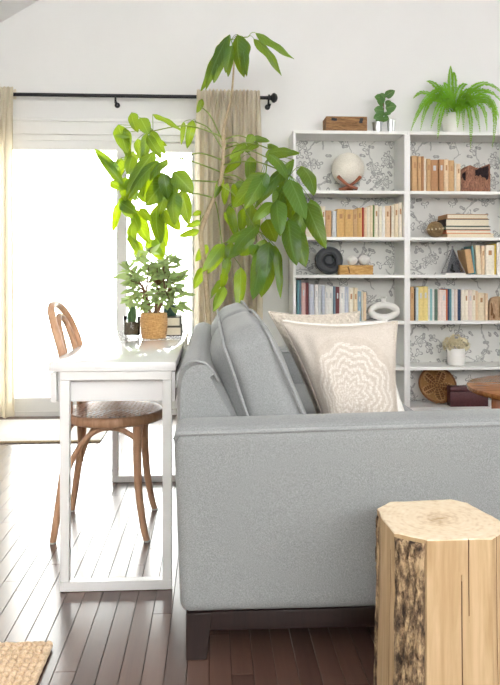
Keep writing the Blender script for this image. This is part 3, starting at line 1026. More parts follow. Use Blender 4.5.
# ------------------------------------------------------------------ leaf builder
def add_leaf(bm, base, tip, width, normal, nseg=8, curl=0.12, fold=0.25, wave=0.0, shape='ovate', seed=0, uvl=None):
    """leaf blade from base to tip; curl bends it, fold makes the V along the midrib"""
    base = Vector(base); tip = Vector(tip)
    ax = tip - base
    L = ax.length
    ax.normalize()
    nn = Vector(normal)
    nn = nn - ax * nn.dot(ax)
    if nn.length < 1e-5: nn = ax.orthogonal()
    nn.normalize()
    side = ax.cross(nn)
    rows = []
    rr = random.Random(seed)
    ph = rr.random() * 6
    for i in range(nseg + 1):
        t = i / nseg
        if shape == 'ovate':
            w = (t / 0.2) ** 0.6 if t < 0.2 else (1 - ((t - 0.2) / 0.8) ** 2.6) ** 0.85
        elif shape == 'lance':
            w = math.sin(math.pi * t ** 0.85) ** 0.9
        else:
            w = math.sqrt(max(0, 1 - (2 * t - 1) ** 2))
        w = max(w, 0.03) * width / 2
        c = base + ax * (L * t) + nn * (curl * L * math.sin(math.pi * t))
        row = []
        for k in (-1, -0.5, 0, 0.5, 1):
            wv = wave * L * math.sin(t * 14 + ph + (1.5 if k > 0 else 0)) * abs(k) ** 2
            row.append((bm.verts.new(c + side * (k * w) + nn * (-abs(k) * w * fold + wv)), t, (k + 1) / 2))
        rows.append(row)
    for i in range(nseg):
        for k in range(4):
            q = (rows[i][k], rows[i][k + 1], rows[i + 1][k + 1], rows[i + 1][k])
            f = bm.faces.new([x[0] for x in q])
            if uvl is not None:
                for lp, x in zip(f.loops, q):
                    lp[uvl].uv = (x[1], x[2])


def leaf_bm():
    bm = bmesh.new()
    return bm, bm.loops.layers.uv.new('UVMap')


# small rubber plant in tin pots on the left case
zs = TOPZ + 0.0005
py_ = BF + 0.10
p1x = x_at(377.5, py_); p2x = x_at(388.5, py_ + 0.005)
pp = thing('potted_plant', 'small round-leaved plant in a pale tin pot beside the crate', 'plant', (p1x, py_, zs))
bm = bmesh.new()
add_lathe(bm, [(0.030, 0), (0.036, 0.075), (0.039, 0.076), (0.039, 0.082), (0.035, 0.082), (0.033, 0.06), (0.0, 0.06)], 20, (p1x, py_, zs), caps=True)
pot = obj('pot', bm, M['steel'], pp)
bm = bmesh.new()
add_lathe(bm, [(0.0325, 0.0), (0.02, 0.004), (0.0, 0.005)], 16, (p1x, py_, zs + 0.0605), caps=False)
obj('soil', bm, M['soil'], pot)
bm = bmesh.new()
stem_pts = [(p1x + 0.004, py_, zs + 0.055), (p1x + 0.03, py_ + 0.005, zs + 0.12), (p1x + 0.045, py_, zs + 0.18), (p1x + 0.04, py_ - 0.005, zs + 0.235), (p1x + 0.06, py_, zs + 0.262)]
add_tube(bm, smooth_path(stem_pts, 4), 0.0035, 6)
obj('stem', bm, M['twig'], pp)
cam_dir = Vector((0, -1, 0.25))
for i, (u0, v0, u1, v1, w) in enumerate([(385.5, 99, 374.5, 97, 8), (385.5, 108, 396.5, 106, 9), (384, 111, 374, 109.5, 7), (385, 96.5, 395, 90.5, 6), (383.5, 114, 373.5, 118.5, 6), (384, 113, 391, 114, 4.5), (384, 117, 376, 122, 7), (385, 99, 380, 93.5, 6), (385.5, 105, 391, 101, 5), (384.5, 104, 377, 101, 6), (386, 97, 389, 92, 4), (383, 118, 389, 119, 5), (384.5, 112, 379, 114, 5)]):
    bm, uvl = leaf_bm()
    zc_ = depth_of(p1x, py_) + random.uniform(-0.02, 0.02)
    add_leaf(bm, world_pt(u0, v0, zc_), world_pt(u1, v1, zc_ - 0.02), w * 1.45 * zc_ / FOC, cam_dir + Vector((random.uniform(-.4, .4), 0, random.uniform(-.2, .4))), 7, 0.06, 0.15, 0, 'ovate', i, uvl)
    obj('leaf', bm, M['rubber'], pp, angle=180)
tp = thing('tin_pot', 'empty ribbed tin pot between the small plant and the fern', 'pot', (p2x + 0.001, py_ - 0.01, zs))
bm = bmesh.new()
seg = 24
prof = [(0.0, 0.002), (0.024, 0.0), (0.031, 0.09), (0.034, 0.091), (0.034, 0.096), (0.029, 0.096), (0.0225, 0.006), (0.0, 0.006)]
rg = add_lathe(bm, prof, seg, (p2x + 0.014, py_ - 0.015, zs), caps=False)
for ring in rg[1:3]:
    for k, v in enumerate(ring):
        if k % 2:
            c = Vector((p2x + 0.014, py_ - 0.015, v.co.z)); v.co = c + (v.co - c) * 0.92
obj('ribbed_body', bm, M['steel'], tp, angle=20)

# fern
fx, fy = x_at(455, BF + 0.13), BF + 0.14
zs = TOPZ + 0.0005
fern = thing('potted_fern', 'large bright green fern in white pot on the bookcase top', 'plant', (fx, fy, zs))
bm = bmesh.new()
add_lathe(bm, [(0.065, 0), (0.072, 0.004), (0.092, 0.13), (0.098, 0.132), (0.098, 0.15), (0.092, 0.152), (0.086, 0.13), (0.0, 0.128)], 28, (fx, fy, zs))
pot = obj('pot', bm, M['white_ceramic'], fern)
bm = bmesh.new(); add_lathe(bm, [(0.085, 0.0), (0.05, 0.01), (0.0, 0.012)], 16, (fx, fy, zs + 0.131), caps=False)
obj('soil', bm, M['soil'], pot)


def frond(parent, p0, p1, p2, width, seed, mat):
    """arched frond: rachis through p0, p1, p2 with paired leaflets"""
    p0, p1, p2 = Vector(p0), Vector(p1), Vector(p2)
    ctrl = p1 * 2 - (p0 + p2) * 0.5
    path = [p0 * (1 - t) ** 2 + ctrl * 2 * t * (1 - t) + p2 * t * t for t in [i / 30 for i in range(31)]]
    L = sum((path[i + 1] - path[i]).length for i in range(30))
    bm, uvl = leaf_bm()
    add_tube(bm, path[::3] + [path[-1]] if (len(path) - 1) % 3 else path[::3], [0.0022 - 0.0016 * i / 10 for i in range(11)], 4)
    rr = random.Random(seed)
    n = max(16, int(L / 0.0105))
    # plane of the frond
    d = p2 - p0
    sidev = Vector((-d.y, d.x, 0))
    if sidev.length < 0.03: sidev = Vector((1, 0.3, 0))
    sidev.normalize()
    for i in range(n):
        t = 0.14 + 0.86 * i / n
        k = min(int(t * 30), 29)
        f = t * 30 - k
        c = path[k].lerp(path[k + 1], f)
        tan = (path[k + 1] - path[k]).normalized()
        face = Vector((0.15 * (1 if d.x > 0 else -1), -0.8, 0.6))
        s = tan.cross(face)
        s = s.normalized() if s.length > 0.15 else (sidev - tan * sidev.dot(tan)).normalized()
        nrm = tan.cross(s)
        w = width / 2 * min(1, 0.25 + t * 2.2) * max(0.06, 1 - t ** 3.2) ** 0.8
        for sg in (-1, 1):
            dr = (s * sg + tan * 0.35 + nrm * rr.uniform(-0.35, 0.35) + Vector((0, 0, -0.15))).normalized()
            b = tan * 0.0068
            tipp = c + dr * w * rr.uniform(0.85, 1.1)
            mid = c + dr * w * 0.5
            a0 = bm.verts.new(c); a1 = bm.verts.new(mid + b); a2 = bm.verts.new(tipp); a3 = bm.verts.new(mid - b)
            fc = bm.faces.new((a0, a1, a2, a3))
            for lp, uvv in zip(fc.loops, ((0, .5), (.5, 1), (1, .5), (.5, 0))): lp[uvl].uv = uvv
    return obj('frond', bm, mat, parent, angle=180)


crown = Vector((fx, fy, zs + 0.14))


def fp(zx, zy, dy):
    zc_ = depth_of(fx, fy) + dy
    return world_pt(400 + zx / 4.89, 60 + zy / 4.89, zc_)


FR = [((250, 130), (248, 28), 0.02), ((150, 190), (52, 350), -0.08), ((150, 165), (65, 188), 0.05), ((165, 190), (100, 345), -0.10), ((220, 220), (184, 388), -0.19), ((190, 145), (130, 104), 0.06),
      ((330, 230), (345, 440), -0.22), ((440, 210), (450, 432), -0.20), ((410, 175), (484, 290), -0.05), ((400, 155), (500, 215), 0.03), ((390, 118), (520, 190), 0.05), ((380, 210), (425, 350), -0.15),
      ((345, 200), (392, 356), -0.17), ((283, 230), (280, 335), -0.2), ((200, 170), (120, 260), -0.03), ((210, 200), (150, 340), -0.13), ((330, 150), (420, 190), 0.0), ((240, 160), (215, 110), 0.0),
      ((290, 150), (330, 120), 0.04), ((200, 150), (90, 230), 0.02), ((300, 190), (310, 350), -0.16), ((240, 190), (230, 280), -0.14), ((360, 180), (450, 250), -0.08), ((265, 120), (262, 60), 0.03),
      ((220, 140), (160, 165), -0.05), ((320, 170), (375, 300), -0.12), ((185, 170), (75, 290), -0.06), ((350, 150), (465, 175), -0.03), ((420, 190), (470, 330), -0.1)]
for i, (m_, t_, dy) in enumerate(FR):
    frond(fern, crown + Vector((random.uniform(-.03, .03), random.uniform(-.03, .03), -0.004)), fp(m_[0], m_[1], dy * 0.55), fp(t_[0], t_[1], dy), 0.060, i, M['fern'])

# rough wood block bookend
zs = SHELF[5] + 0.0005
wx0, wx1 = x_at(461, BF + 0.05), x_at(490, BF + 0.05)
M['logwood'] = wood('reddish_rough_wood', (96, 58, 50), (186, 136, 108), 'Z', 16, 0.3, 0.85, 0.8, dist=3)
M['darkbark'] = plain('dark_bark', (64, 52, 56), 0.95, 0.35, 60, bmp=0.9)
lg = thing('wood_block', 'rough reddish brown wood block beside the books beneath the fern', 'wood block', ((wx0 + wx1) / 2, BF + 0.09, zs))
bm = bmesh.new()
nx, nz = 16, 12
front, back = [], []
prof = [0.138, 0.148, 0.160, 0.176, 0.186, 0.190, 0.186, 0.178, 0.172, 0.170, 0.172, 0.175, 0.178, 0.182, 0.190, 0.198, 0.197]
for yy, store, amp in ((BF + 0.045, front, 0.012), (BF + 0.155, back, 0.004)):
    for i in range(nx + 1):
        col = []
        for j in range(nz + 1):
            x = wx0 + (wx1 - wx0) * i / nx
            z = zs + prof[i] * j / nz
            dd = noise.noise(Vector((x * 30, yy * 10, z * 18))) * amp
            col.append(bm.verts.new((x, yy + dd, z)))
        store.append(col)
for i in range(nx):
    for j in range(nz):
        bm.faces.new((front[i][j], front[i + 1][j], front[i + 1][j + 1], front[i][j + 1]))
        bm.faces.new((back[i][j], back[i][j + 1], back[i + 1][j + 1], back[i + 1][j]))
    bm.faces.new((front[i][nz], front[i + 1][nz], back[i + 1][nz], back[i][nz])); bm.faces.new((front[i][0], back[i][0], back[i + 1][0], front[i + 1][0]))
for j in range(nz):
    bm.faces.new((front[0][j], front[0][j + 1], back[0][j + 1], back[0][j])); bm.faces.new((front[nx][j], back[nx][j], back[nx][j + 1], front[nx][j + 1]))
obj('wood_body', bm, M['logwood'], lg, angle=60)
def bark_patch(xa, xb, za, zb):
    bm = bmesh.new()
    n = 8
    g = []
    for i in range(n + 1):
        row = []
        for j in range(n + 1):
            x = xa + (xb - xa) * i / n
            zt = zb - 0.030 * (1 - i / n) + 0.012 * noise.noise(Vector((x * 70, 8, 1)))
            zl = za + 0.030 * (1 - i / n) + 0.022 * noise.noise(Vector((x * 60, 2, 5)))
            z = zl + (zt - zl) * j / n
            row.append(bm.verts.new((x, BF + 0.030 + noise.noise(Vector((x * 50, 3, z * 50))) * 0.006 + 0.008 * (abs(2 * i / n - 1) ** 3 + abs(2 * j / n - 1) ** 3) * 0.5, z)))
        g.append(row)
    for i in range(n):
        for j in range(n):
            bm.faces.new((g[i][j], g[i + 1][j], g[i + 1][j + 1], g[i][j + 1]))
    bmesh.ops.solidify(bm, geom=bm.faces[:], thickness=-0.012)
    obj('bark_patch', bm, M['darkbark'], lg, angle=60)
W = wx1 - wx0
bark_patch(wx0 + 0.46 * W, wx0 + 0.92 * W, zs + 0.090, zs + 0.186)
bark_patch(wx0 + 0.01 * W, wx0 + 0.13 * W, zs + 0.075, zs + 0.150)

# wooden ball with carved band
zs = SHELF[4] + 0.0005
by = BF + 0.07
bx = x_at(435.2, by); bR = 0.058
wb = thing('wooden_ball', 'olive brown wooden ball with pale carved band by flat books', 'ball ornament', (bx, by, zs))
M['olive'] = wood('olive_wood', (112, 88, 58), (166, 138, 98), 'X', 14, 0.4, 0.5)
bm = bmesh.new()
add_lathe(bm, [(bR * math.sin(math.pi * j / 22), -bR * math.cos(math.pi * j / 22)) for j in range(23)], 30, (bx, by, zs + bR), caps=False)
bmesh.ops.remove_doubles(bm, verts=bm.verts, dist=1e-5)
ball = obj('ball', bm, M['olive'], wb, angle=180)
bm = bmesh.new()
for k in range(14):
    a = 2 * math.pi * k / 14
    for (dz, s) in ((0.004, 0.007),):
        c = Vector((bx + bR * math.cos(a), by + bR * math.sin(a), zs + bR + dz + 0.02 * math.sin(a + 1.0) * 0.3))
        bmesh.ops.create_icosphere(bm, subdivisions=1, radius=s, matrix=Matrix.Translation(c))
obj('carved_band', bm, plain('pale_inlay', (214, 200, 168), 0.6), wb)

# glass pyramid
zs = SHELF[3] + 0.0005
yc_ = BF + 0.09
ga, gb, gt = x_at(443.5, yc_), x_at(463, yc_), x_at(452.5, yc_)
gp = thing('glass_pyramid', 'small smoky glass pyramid terrarium on a white base', 'terrarium', ((ga + gb) / 2, yc_, zs))
hz = 0.012
obj('white_base', bev_box(ga, gb, yc_ - 0.05, yc_ + 0.05, zs, zs + hz, 0.001, 1), M['white_ceramic'], gp)
apex = Vector((gt, yc_, zs + 0.195))
cor = [Vector((ga + 0.002, yc_ - 0.048, zs + hz)), Vector((gb - 0.002, yc_ - 0.048, zs + hz)), Vector((gb - 0.002, yc_ + 0.048, zs + hz)), Vector((ga + 0.002, yc_ + 0.048, zs + hz))]
for i in range(4):
    bm = bmesh.new()
    q = [cor[i], cor[(i + 1) % 4], apex]
    cen = sum(q, Vector()) / 3
    bm.faces.new([bm.verts.new(cen + (p - cen) * 0.97) for p in q])
    bmesh.ops.solidify(bm, geom=bm.faces[:], thickness=0.0015)
    obj('pane', bm, M['smoke'], gp, smooth=False)
bm = bmesh.new()
for i in range(4):
    add_tube(bm, [cor[i], apex], 0.0028, 5)
    add_tube(bm, [cor[i], cor[(i + 1) % 4]], 0.0028, 5)
bmesh.ops.create_icosphere(bm, subdivisions=1, radius=0.008, matrix=Matrix.Translation(apex + Vector((0, 0, 0.004))))
obj('lead_frame', bm, plain('lead_grey', (150, 148, 150), 0.4, 0.1, 30, metal=0.5), gp)
bm = bmesh.new()
for k in range(7):
    c = Vector((gt + random.uniform(-.014, .014), yc_ + random.uniform(-.012, .012), zs + hz + 0.012 + k * 0.008))
    bmesh.ops.create_icosphere(bm, subdivisions=1, radius=0.012 - k * 0.001, matrix=Matrix.Translation(c))
obj('dried_moss', bm, plain('dark_moss', (74, 76, 70), 0.9, 0.3, 80, bmp=0.6), gp)

# charcoal ring ornament
zs = SHELF[3] + 0.0005
ry = BF + 0.10
rx = x_at(329, ry); rR = 0.098
bm = bmesh.new()
Mr = Matrix.Rotation(R(83), 4, 'X')
add_lathe(bm, [(0.0, 0.012), (0.020, 0.014), (0.034, 0.010), (0.040, 0.004), (0.044, 0.010), (0.050, 0.022), (0.062, 0.027), (0.080, 0.026), (0.092, 0.02), (rR, 0.008), (rR, -0.006), (0.088, -0.014), (0.0, -0.014)], 48, (rx, ry, zs + rR * math.sin(R(83)) + 0.003), Mr, caps=False)
bmesh.ops.remove_doubles(bm, verts=bm.verts, dist=1e-5)
ro = thing('round_plate', 'charcoal round ribbed plate standing beside the wooden plank block', 'plate ornament', (rx, ry, zs))
obj('plate_body', bm, M['darkplate'], ro, angle=50)
bm = bmesh.new()
cc = Vector((rx, ry, zs + rR * math.sin(R(83)) + 0.003))
for r_, h_ in ((0.046, 0.020), (0.094, 0.018), (0.026, 0.015)):
    add_tube(bm, [cc + Mr @ Vector((r_ * math.cos(2 * math.pi * k / 40), r_ * math.sin(2 * math.pi * k / 40), h_)) for k in range(40)], 0.003, 6, closed=True)
obj('raised_ring', bm, plain('slate_ring', (84, 88, 94), 0.5, 0.1, 30), ro)

# live-edge block with two white balls
lx0, lx1 = x_at(338.5, BF + 0.05), x_at(372, BF + 0.05)
M['blond'] = wood('blond_rough_wood', (176, 124, 58), (226, 184, 116), 'X', 12, 0.25, 0.7, 0.5)
bl = thing('wood_plank_block', 'golden rough wooden block carrying two white balls', 'wood block', ((lx0 + lx1) / 2, BF + 0.06, zs))
bm = bmesh.new()
add_box(bm, lx0, lx1, BF + 0.012, BF + 0.075, zs, zs + 0.066)
bmesh.ops.subdivide_edges(bm, edges=bm.edges[:], cuts=7, use_grid_fill=True)
for v in bm.verts:
    nn_ = noise.noise_vector(v.co * 32) * 0.004
    v.co += Vector((nn_.x, nn_.y, 0 if v.co.z < zs + 0.001 or v.co.z > zs + 0.065 else nn_.z))
obj('block_body', bm, M['blond'], bl, angle=50)
bm = bmesh.new()
xk = lx0 + 0.28 * (lx1 - lx0)
add_tube(bm, [(xk - 0.008, BF + 0.0095, zs + 0.056), (xk, BF + 0.009, zs + 0.035), (xk + 0.004, BF + 0.0095, zs + 0.01)], [0.006, 0.005, 0.003], 6)
obj('bark_inclusion', bm, M['groove'], bl)
for u in (352, 364.3):
    br = 0.038 if u < 360 else 0.0405
    bm = bmesh.new()
    c0 = Vector((x_at(u, BF + 0.045), BF + 0.045, zs + 0.0665))
    add_lathe(bm, [(br * math.sin(math.pi * j / 14) * (1 + 0.03 * math.sin(j)), br * 0.88 * (1 - math.cos(math.pi * j / 14))) for j in range(15)], 20, c0, caps=False)
    bmesh.ops.remove_doubles(bm, verts=bm.verts, dist=1e-5)
    for v in bm.verts:
        dv = v.co - c0 - Vector((0, 0, br)); a = math.atan2(dv.y, dv.x)
        s = 1 + 0.03 * math.cos(8 * a)
        v.co.x = c0.x + (v.co.x - c0.x) * s; v.co.y = c0.y + (v.co.y - c0.y) * s
    obj('white_ball', bm, plain('chalk_white', (232, 230, 226), 0.8, 0.04, 60, bmp=0.3), angle=180,
        label='white ribbed ball on the golden block, nearer the charcoal plate' if u < 360 else 'slightly larger white ribbed ball on the golden block', cat='ball ornament', group='white balls on the golden block')

# oval ring vase
zs = SHELF[2] + 0.0005
vy = BF + 0.07
vx = x_at(383.8, vy)
va, vb, vr = 0.092, 0.043, 0.0235
ov = thing('oval_vase', 'white ceramic oval ring vase with short neck beside the books', 'vase', (vx, vy, zs))
zcn = zs + vb + vr
bm = bmesh.new()
add_tube(bm, [(vx + va * math.cos(2 * math.pi * k / 48), vy, zcn + vb * math.sin(2 * math.pi * k / 48)) for k in range(48)], vr, 14, closed=True)
obj('ring_body', bm, M['white_ceramic'], ov, angle=180)
bm = bmesh.new()
add_lathe(bm, [(0.019, -0.006), (0.015, 0.012), (0.016, 0.026), (0.025, 0.033), (0.025, 0.039), (0.013, 0.039), (0.011, 0.01)], 18, (vx - 0.003, vy, zcn + vb + vr - 0.002), caps=False)
obj('neck', bm, M['white_ceramic'], ov)

# folded carved ornament at the end of the row below the pyramid
zs = SHELF[2] + 0.0005
kx0, kx1 = x_at(489.2, BF + 0.05), x_at(502, BF + 0.05)
M['carved'] = wood('pale_carved_wood', (150, 118, 88), (208, 178, 142), 'Z', 14, 0.3, 0.7, 0.4)
kv = thing('carved_ornament', 'pale brown carved wooden ornament ending the row below the pyramid', 'ornament', ((kx0 + kx1) / 2, BF + 0.07, zs))
bm = bmesh.new()
K = kx1 - kx0
zz = [(0, 0), (1, 0), (1, 0.155), (0.82, 0.17), (0.55, 0.168), (0.2, 0.158), (0.05, 0.13)]
f = [bm.verts.new((kx0 + a * K, BF + 0.045, zs + b)) for a, b in zz]; b2 = [bm.verts.new((kx0 + a * K, BF + 0.085, zs + b)) for a, b in zz]
bm.faces.new(f); bm.faces.new(list(reversed(b2)))
for i in range(len(zz)):
    bm.faces.new((f[i], b2[i], b2[(i + 1) % len(zz)], f[(i + 1) % len(zz)]))
bmesh.ops.recalc_face_normals(bm, faces=bm.faces)
bmesh.ops.bevel(bm, geom=bm.edges[:], offset=0.004, segments=2, affect='EDGES')
obj('carved_body', bm, M['carved'], kv)
for (a, b0, b1, r_) in ((0.16, 0.035, 0.125, 0.0075), (0.32, 0.012, 0.05, 0.008), (0.75, 0.02, 0.14, 0.004)):
    bm = bmesh.new()
    add_tube(bm, [(kx0 + a * K, BF + 0.0445, zs + b0), (kx0 + (a + .04) * K, BF + 0.0435, zs + (b0 + b1) / 2), (kx0 + (a - .02) * K, BF + 0.0445, zs + b1)], [r_, r_, r_ * 0.4], 6, flat=1)
    obj('carved_groove', bm, M['groove'], kv)

# dried hydrangea in white pot
zs = SHELF[1] + 0.0005
hy = BF + 0.10
hx = x_at(456, hy)
hp = thing('flower_pot', 'white round pot of dried cream hydrangea on lower shelf', 'flower pot', (hx, hy, zs))
bm = bmesh.new()
add_lathe(bm, [(0.052, 0), (0.059, 0.004), (0.062, 0.118), (0.060, 0.122), (0.056, 0.118), (0.052, 0.09), (0.0, 0.09)], 28, (hx, hy, zs))
obj('pot', bm, M['white_ceramic'], hp)
bm, uvl = leaf_bm()
rr = random.Random(8)
for k in range(300):
    a = rr.random() * 6.283; el = math.acos(rr.uniform(-0.8, 1))
    dirv = Vector((math.sin(el) * math.cos(a), math.sin(el) * math.sin(a), math.cos(el)))
    hc_, hr_ = [((-0.058, -0.01, 0.142), 0.040), ((-0.015, -0.03, 0.160), 0.044), ((0.034, -0.02, 0.156), 0.042), ((0.066, 0.01, 0.140), 0.036), ((0.008, 0.03, 0.175), 0.040), ((-0.035, 0.03, 0.162), 0.038)][k % 6]
    c = Vector((hx, hy, zs)) + Vector(hc_) + dirv * hr_ * rr.uniform(0.85, 1.08)
    t1 = dirv.orthogonal().normalized(); t1.rotate(Matrix.Rotation(rr.random() * 3, 3, dirv)); t2 = dirv.cross(t1)
    for q in range(4):
        d1 = (t1 * math.cos(q * math.pi / 2) + t2 * math.sin(q * math.pi / 2))
        d2 = dirv.cross(d1)
        s = rr.uniform(0.009, 0.013)
        pts = [c, c + d1 * s * 0.6 + d2 * s * 0.5 + dirv * 0.002, c + d1 * s * 1.1 + dirv * 0.005, c + d1 * s * 0.6 - d2 * s * 0.5 + dirv * 0.002]
        fc = bm.faces.new([bm.verts.new(p) for p in pts])
        for lp in fc.loops: lp[uvl].uv = (0.5, 0.2)
obj('blossom_petals', bm, M['petal'], hp, smooth=False, kind='stuff')
bm = bmesh.new()
for k in range(6):
    a = k * 1.05
    add_tube(bm, [(hx, hy, zs + 0.09), (hx + 0.05 * math.cos(a), hy + 0.04 * math.sin(a), zs + 0.15)], 0.002, 5)
obj('flower_stems', bm, M['twig'], hp)

# woven tray leaning at the back of the bottom shelf
zs = SHELF[0] + 0.0005
ty = BF + 0.185
tx = x_at(437, ty); tR = 0.138
Mr = Matrix.Rotation(R(61), 4, 'X')
tc = Vector((tx, ty, zs + tR * math.sin(R(61)) + 0.002))
tr_ = thing('woven_tray', 'round woven basket tray with petal pattern on the bottom shelf', 'basket tray', (tx, ty, zs))
M['tray'] = wood('woven_rattan', (176, 128, 80), (222, 176, 120), 'X', 40, 0.5, 0.7, 0.8)
M['tray_dark'] = wood('woven_rattan_dark', (120, 78, 48), (170, 120, 78), 'X', 40, 0.5, 0.7, 0.8)
M['tray_light'] = wood('woven_rattan_light', (218, 176, 122), (244, 212, 162), 'X', 40, 0.5, 0.7, 0.8)
bm = bmesh.new()
NR = 22
rings = []
for i in range(NR * 2 + 1):
    r_ = 0.004 + (tR - 0.008) * i / (NR * 2)
    rings.append([bm.verts.new(tc + Mr @ Vector((r_ * math.cos(2 * math.pi * k / 60), r_ * math.sin(2 * math.pi * k / 60), (0.0018 if i % 2 else -0.0006) + 0.018 * (r_ / tR) ** 4))) for k in range(60)])
for i in range(NR * 2):
    for k in range(60):
        a = 2 * math.pi * (k + .5) / 60
        rn = i / (NR * 2)
        pet = 0.92 * abs(math.cos(2.5 * a + 0.5)) ** 0.55
        fc = bm.faces.new((rings[i][k], rings[i][(k + 1) % 60], rings[i + 1][(k + 1) % 60], rings[i + 1][k]))
        fc.material_index = 0 if rn > pet else (2 if (rn > pet - 0.1 or abs(math.sin(2.5 * a + 0.5)) < 0.12) else (1 if (i // 2) % 3 else 0))
bm.faces.new(rings[0])
bmesh.ops.solidify(bm, geom=bm.faces[:], thickness=0.003)
obj('woven_disc', bm, [M['tray'], M['tray_dark'], M['tray_light']], tr_, angle=60)
bm = bmesh.new()
add_tube(bm, [tc + Mr @ Vector(((tR - 0.004) * math.cos(2 * math.pi * k / 60), (tR - 0.004) * math.sin(2 * math.pi * k / 60), 0.018)) for k in range(60)], [0.006 + 0.0012 * (k % 2) for k in range(60)], 6, closed=True)
obj('rim', bm, M['tray_dark'], tr_)

# maroon box
mx0, mx1 = x_at(450, BF + 0.02), x_at(488, BF + 0.02)
M['maroon'] = plain('maroon_leather', (84, 42, 46), 0.5, 0.25, 90, bmp=0.5)
mb = thing('storage_box', 'dark maroon textured box beside the woven tray', 'box', ((mx0 + mx1) / 2, BF + 0.09, zs))
obj('box_body', bev_box(mx0 + 0.001, mx1 - 0.001, BF + 0.012, BF + 0.085, zs, zs + 0.105, 0.003), M['maroon'], mb)
obj('box_lid', bev_box(mx0, mx1, BF + 0.009, BF + 0.088, zs + 0.1055, zs + 0.14, 0.003), M['maroon'], mb)

# ------------------------------------------------------------------ desk
DKX0, DKX1 = -0.525, -0.118
DY0, DY1 = 2.285, 3.495
dk = thing('desk', 'narrow glossy white desk with metal loop legs behind the sofa', 'desk', ((DKX0 + DKX1) / 2, (DY0 + DY1) / 2, 0))
obj('desk_top', bev_box(DKX0, DKX1, DY0 - 0.006, DY1 + 0.006, 0.713, 0.741, 0.0015), M['desk'], dk)
obj('carcass', bev_box(DKX0 + 0.022, DKX1 - 0.022, DY0 + 0.03, DY1 - 0.03, 0.610, 0.7125, 0.001, 1), M['desk'], dk)
for a, b in ((DKX0 + 0.002, DKX0 + 0.0215), (DKX1 - 0.0215, DKX1 - 0.002)):
    for y0, y1 in ((DY0 + 0.008, (DY0 + DY1) / 2 - 0.001), ((DY0 + DY1) / 2 + 0.001, DY1 - 0.008)):
        obj('drawer_front', bev_box(a, b, y0, y1, 0.612, 0.709, 0.001, 1), M['desk'], dk)
fx0, fx1, lw = -0.488, -0.148, 0.030
fx0, fx1 = -0.490, -0.131
for y0, y1 in ((DY0, DY0 + 0.030), (DY1 - 0.030, DY1)):
    for a, b in ((fx0, fx0 + lw), (fx1 - lw, fx1)):
        obj('leg', bev_box(a, b, y0, y1 - 0.0005, 0.0335, 0.6825, 0.0015, 1), M['deskleg'], dk)
    obj('foot_bar', bev_box(fx0, fx1, y0, y1 - 0.0005, 0.0015, 0.033, 0.0015, 1), M['deskleg'], dk)
    obj('top_bar', bev_box(fx0, fx1, y0, y1 - 0.0005, 0.683, 0.7125, 0.0015, 1), M['deskleg'], dk)
    for a in (fx0 + 0.012, fx1 - 0.012):
        bm = bmesh.new(); add_lathe(bm, [(0.011, 0.0), (0.011, 0.0014)], 12, (a, (y0 + y1) / 2, 0.0002))
        obj('foot_pad', bm, M['black'], dk)

# ---- things on the desk
DZ = 0.7415
bp = on_plane_z(153.5, 341, DZ); bp.y += 0.06
bp = Vector((x_at(153.8, 3.12), 3.12, DZ))
jp = thing('potted_plant', 'bushy small-leaved plant in woven basket pot on the desk', 'plant', bp)
bm = bmesh.new()
prof = []
hB = 0.112
for j in range(29):
    z = hB * j / 28
    r_ = 0.054 + 0.006 * math.sin(math.pi * j / 28 * 0.8) + (0.0022 if j % 2 else -0.001)
    prof.append((r_, z))
prof += [(0.052, hB + 0.002), (0.049, hB - 0.01), (0.0, hB - 0.012)]
rg = add_lathe(bm, prof, 40, bp)
for j, ring in enumerate(rg[:29]):
    for k, v in enumerate(ring):
        if (k + j // 2) % 2:
            c = Vector((bp.x, bp.y, v.co.z)); v.co = c + (v.co - c) * 0.978
pot = obj('basket_pot', bm, M['jute_dark'], jp, angle=70)
bm = bmesh.new(); add_lathe(bm, [(0.048, 0), (0.02, 0.004), (0, 0.005)], 18, bp + Vector((0, 0, hB - 0.011)), caps=False)
obj('soil', bm, M['soil'], pot)
rr = random.Random(12)
trunk = bmesh.new()
bmL, uvl = leaf_bm()
tips = []


soil_z = hB - 0.012
roots = []
for (dx, dy, ex, ey, ez) in ((-0.014, 0.0, -0.035, 0.0, 0.10), (0.012, -0.01, 0.05, -0.01, 0.085), (0.004, 0.015, 0.01, 0.04, 0.13)):
    a_ = bp + Vector((dx, dy, soil_z)); e_ = bp + Vector((ex, ey, soil_z + ez))
    m_ = (a_ + e_) / 2 + Vector((rr.uniform(-.012, .012), 0, 0.01))
    add_tube(trunk, smooth_path([a_, m_, e_], 4), lerp_list([0.0085, 0.007, 0.0055], 9), 7)
    roots.append(e_); roots.append(m_)
for k in range(70):
    el = rr.uniform(-0.85, 1.0); az = rr.random() * 6.283
    rad_ = rr.uniform(0.5, 1.05)
    cz_ = math.sqrt(1 - min(1, el * el))
    e_ = bp + Vector((0.160 * cz_ * math.cos(az) * rad_, 0.13 * cz_ * math.sin(az) * rad_, soil_z + 0.140 + 0.15 * el * rad_))
    r0_ = min(roots[0::2], key=lambda q: (q - e_).length)
    m_ = (r0_ + e_) / 2 + Vector((0, 0, 0.015))
    add_tube(trunk, smooth_path([r0_, m_, e_], 3), lerp_list([0.003, 0.0024, 0.0016], 7), 5)
    tdir = (e_ - m_).normalized()
    for j in range(6):
        a = rr.random() * 6.283
        ld = (Vector((math.cos(a), math.sin(a), rr.uniform(-0.7, 0.6))) + tdir * 0.5).normalized()
        ll = rr.uniform(0.040, 0.068)
        q2 = e_ - tdir * rr.uniform(0, 0.03)
        add_leaf(bmL, q2, q2 + ld * ll, ll * 0.30, Vector((rr.uniform(-.8, .8), -1, rr.uniform(-.3, .9))), 4, rr.uniform(-.05, .15), 0.2, 0, 'lance', 0, uvl)
obj('branches', trunk, M['twig'], jp)
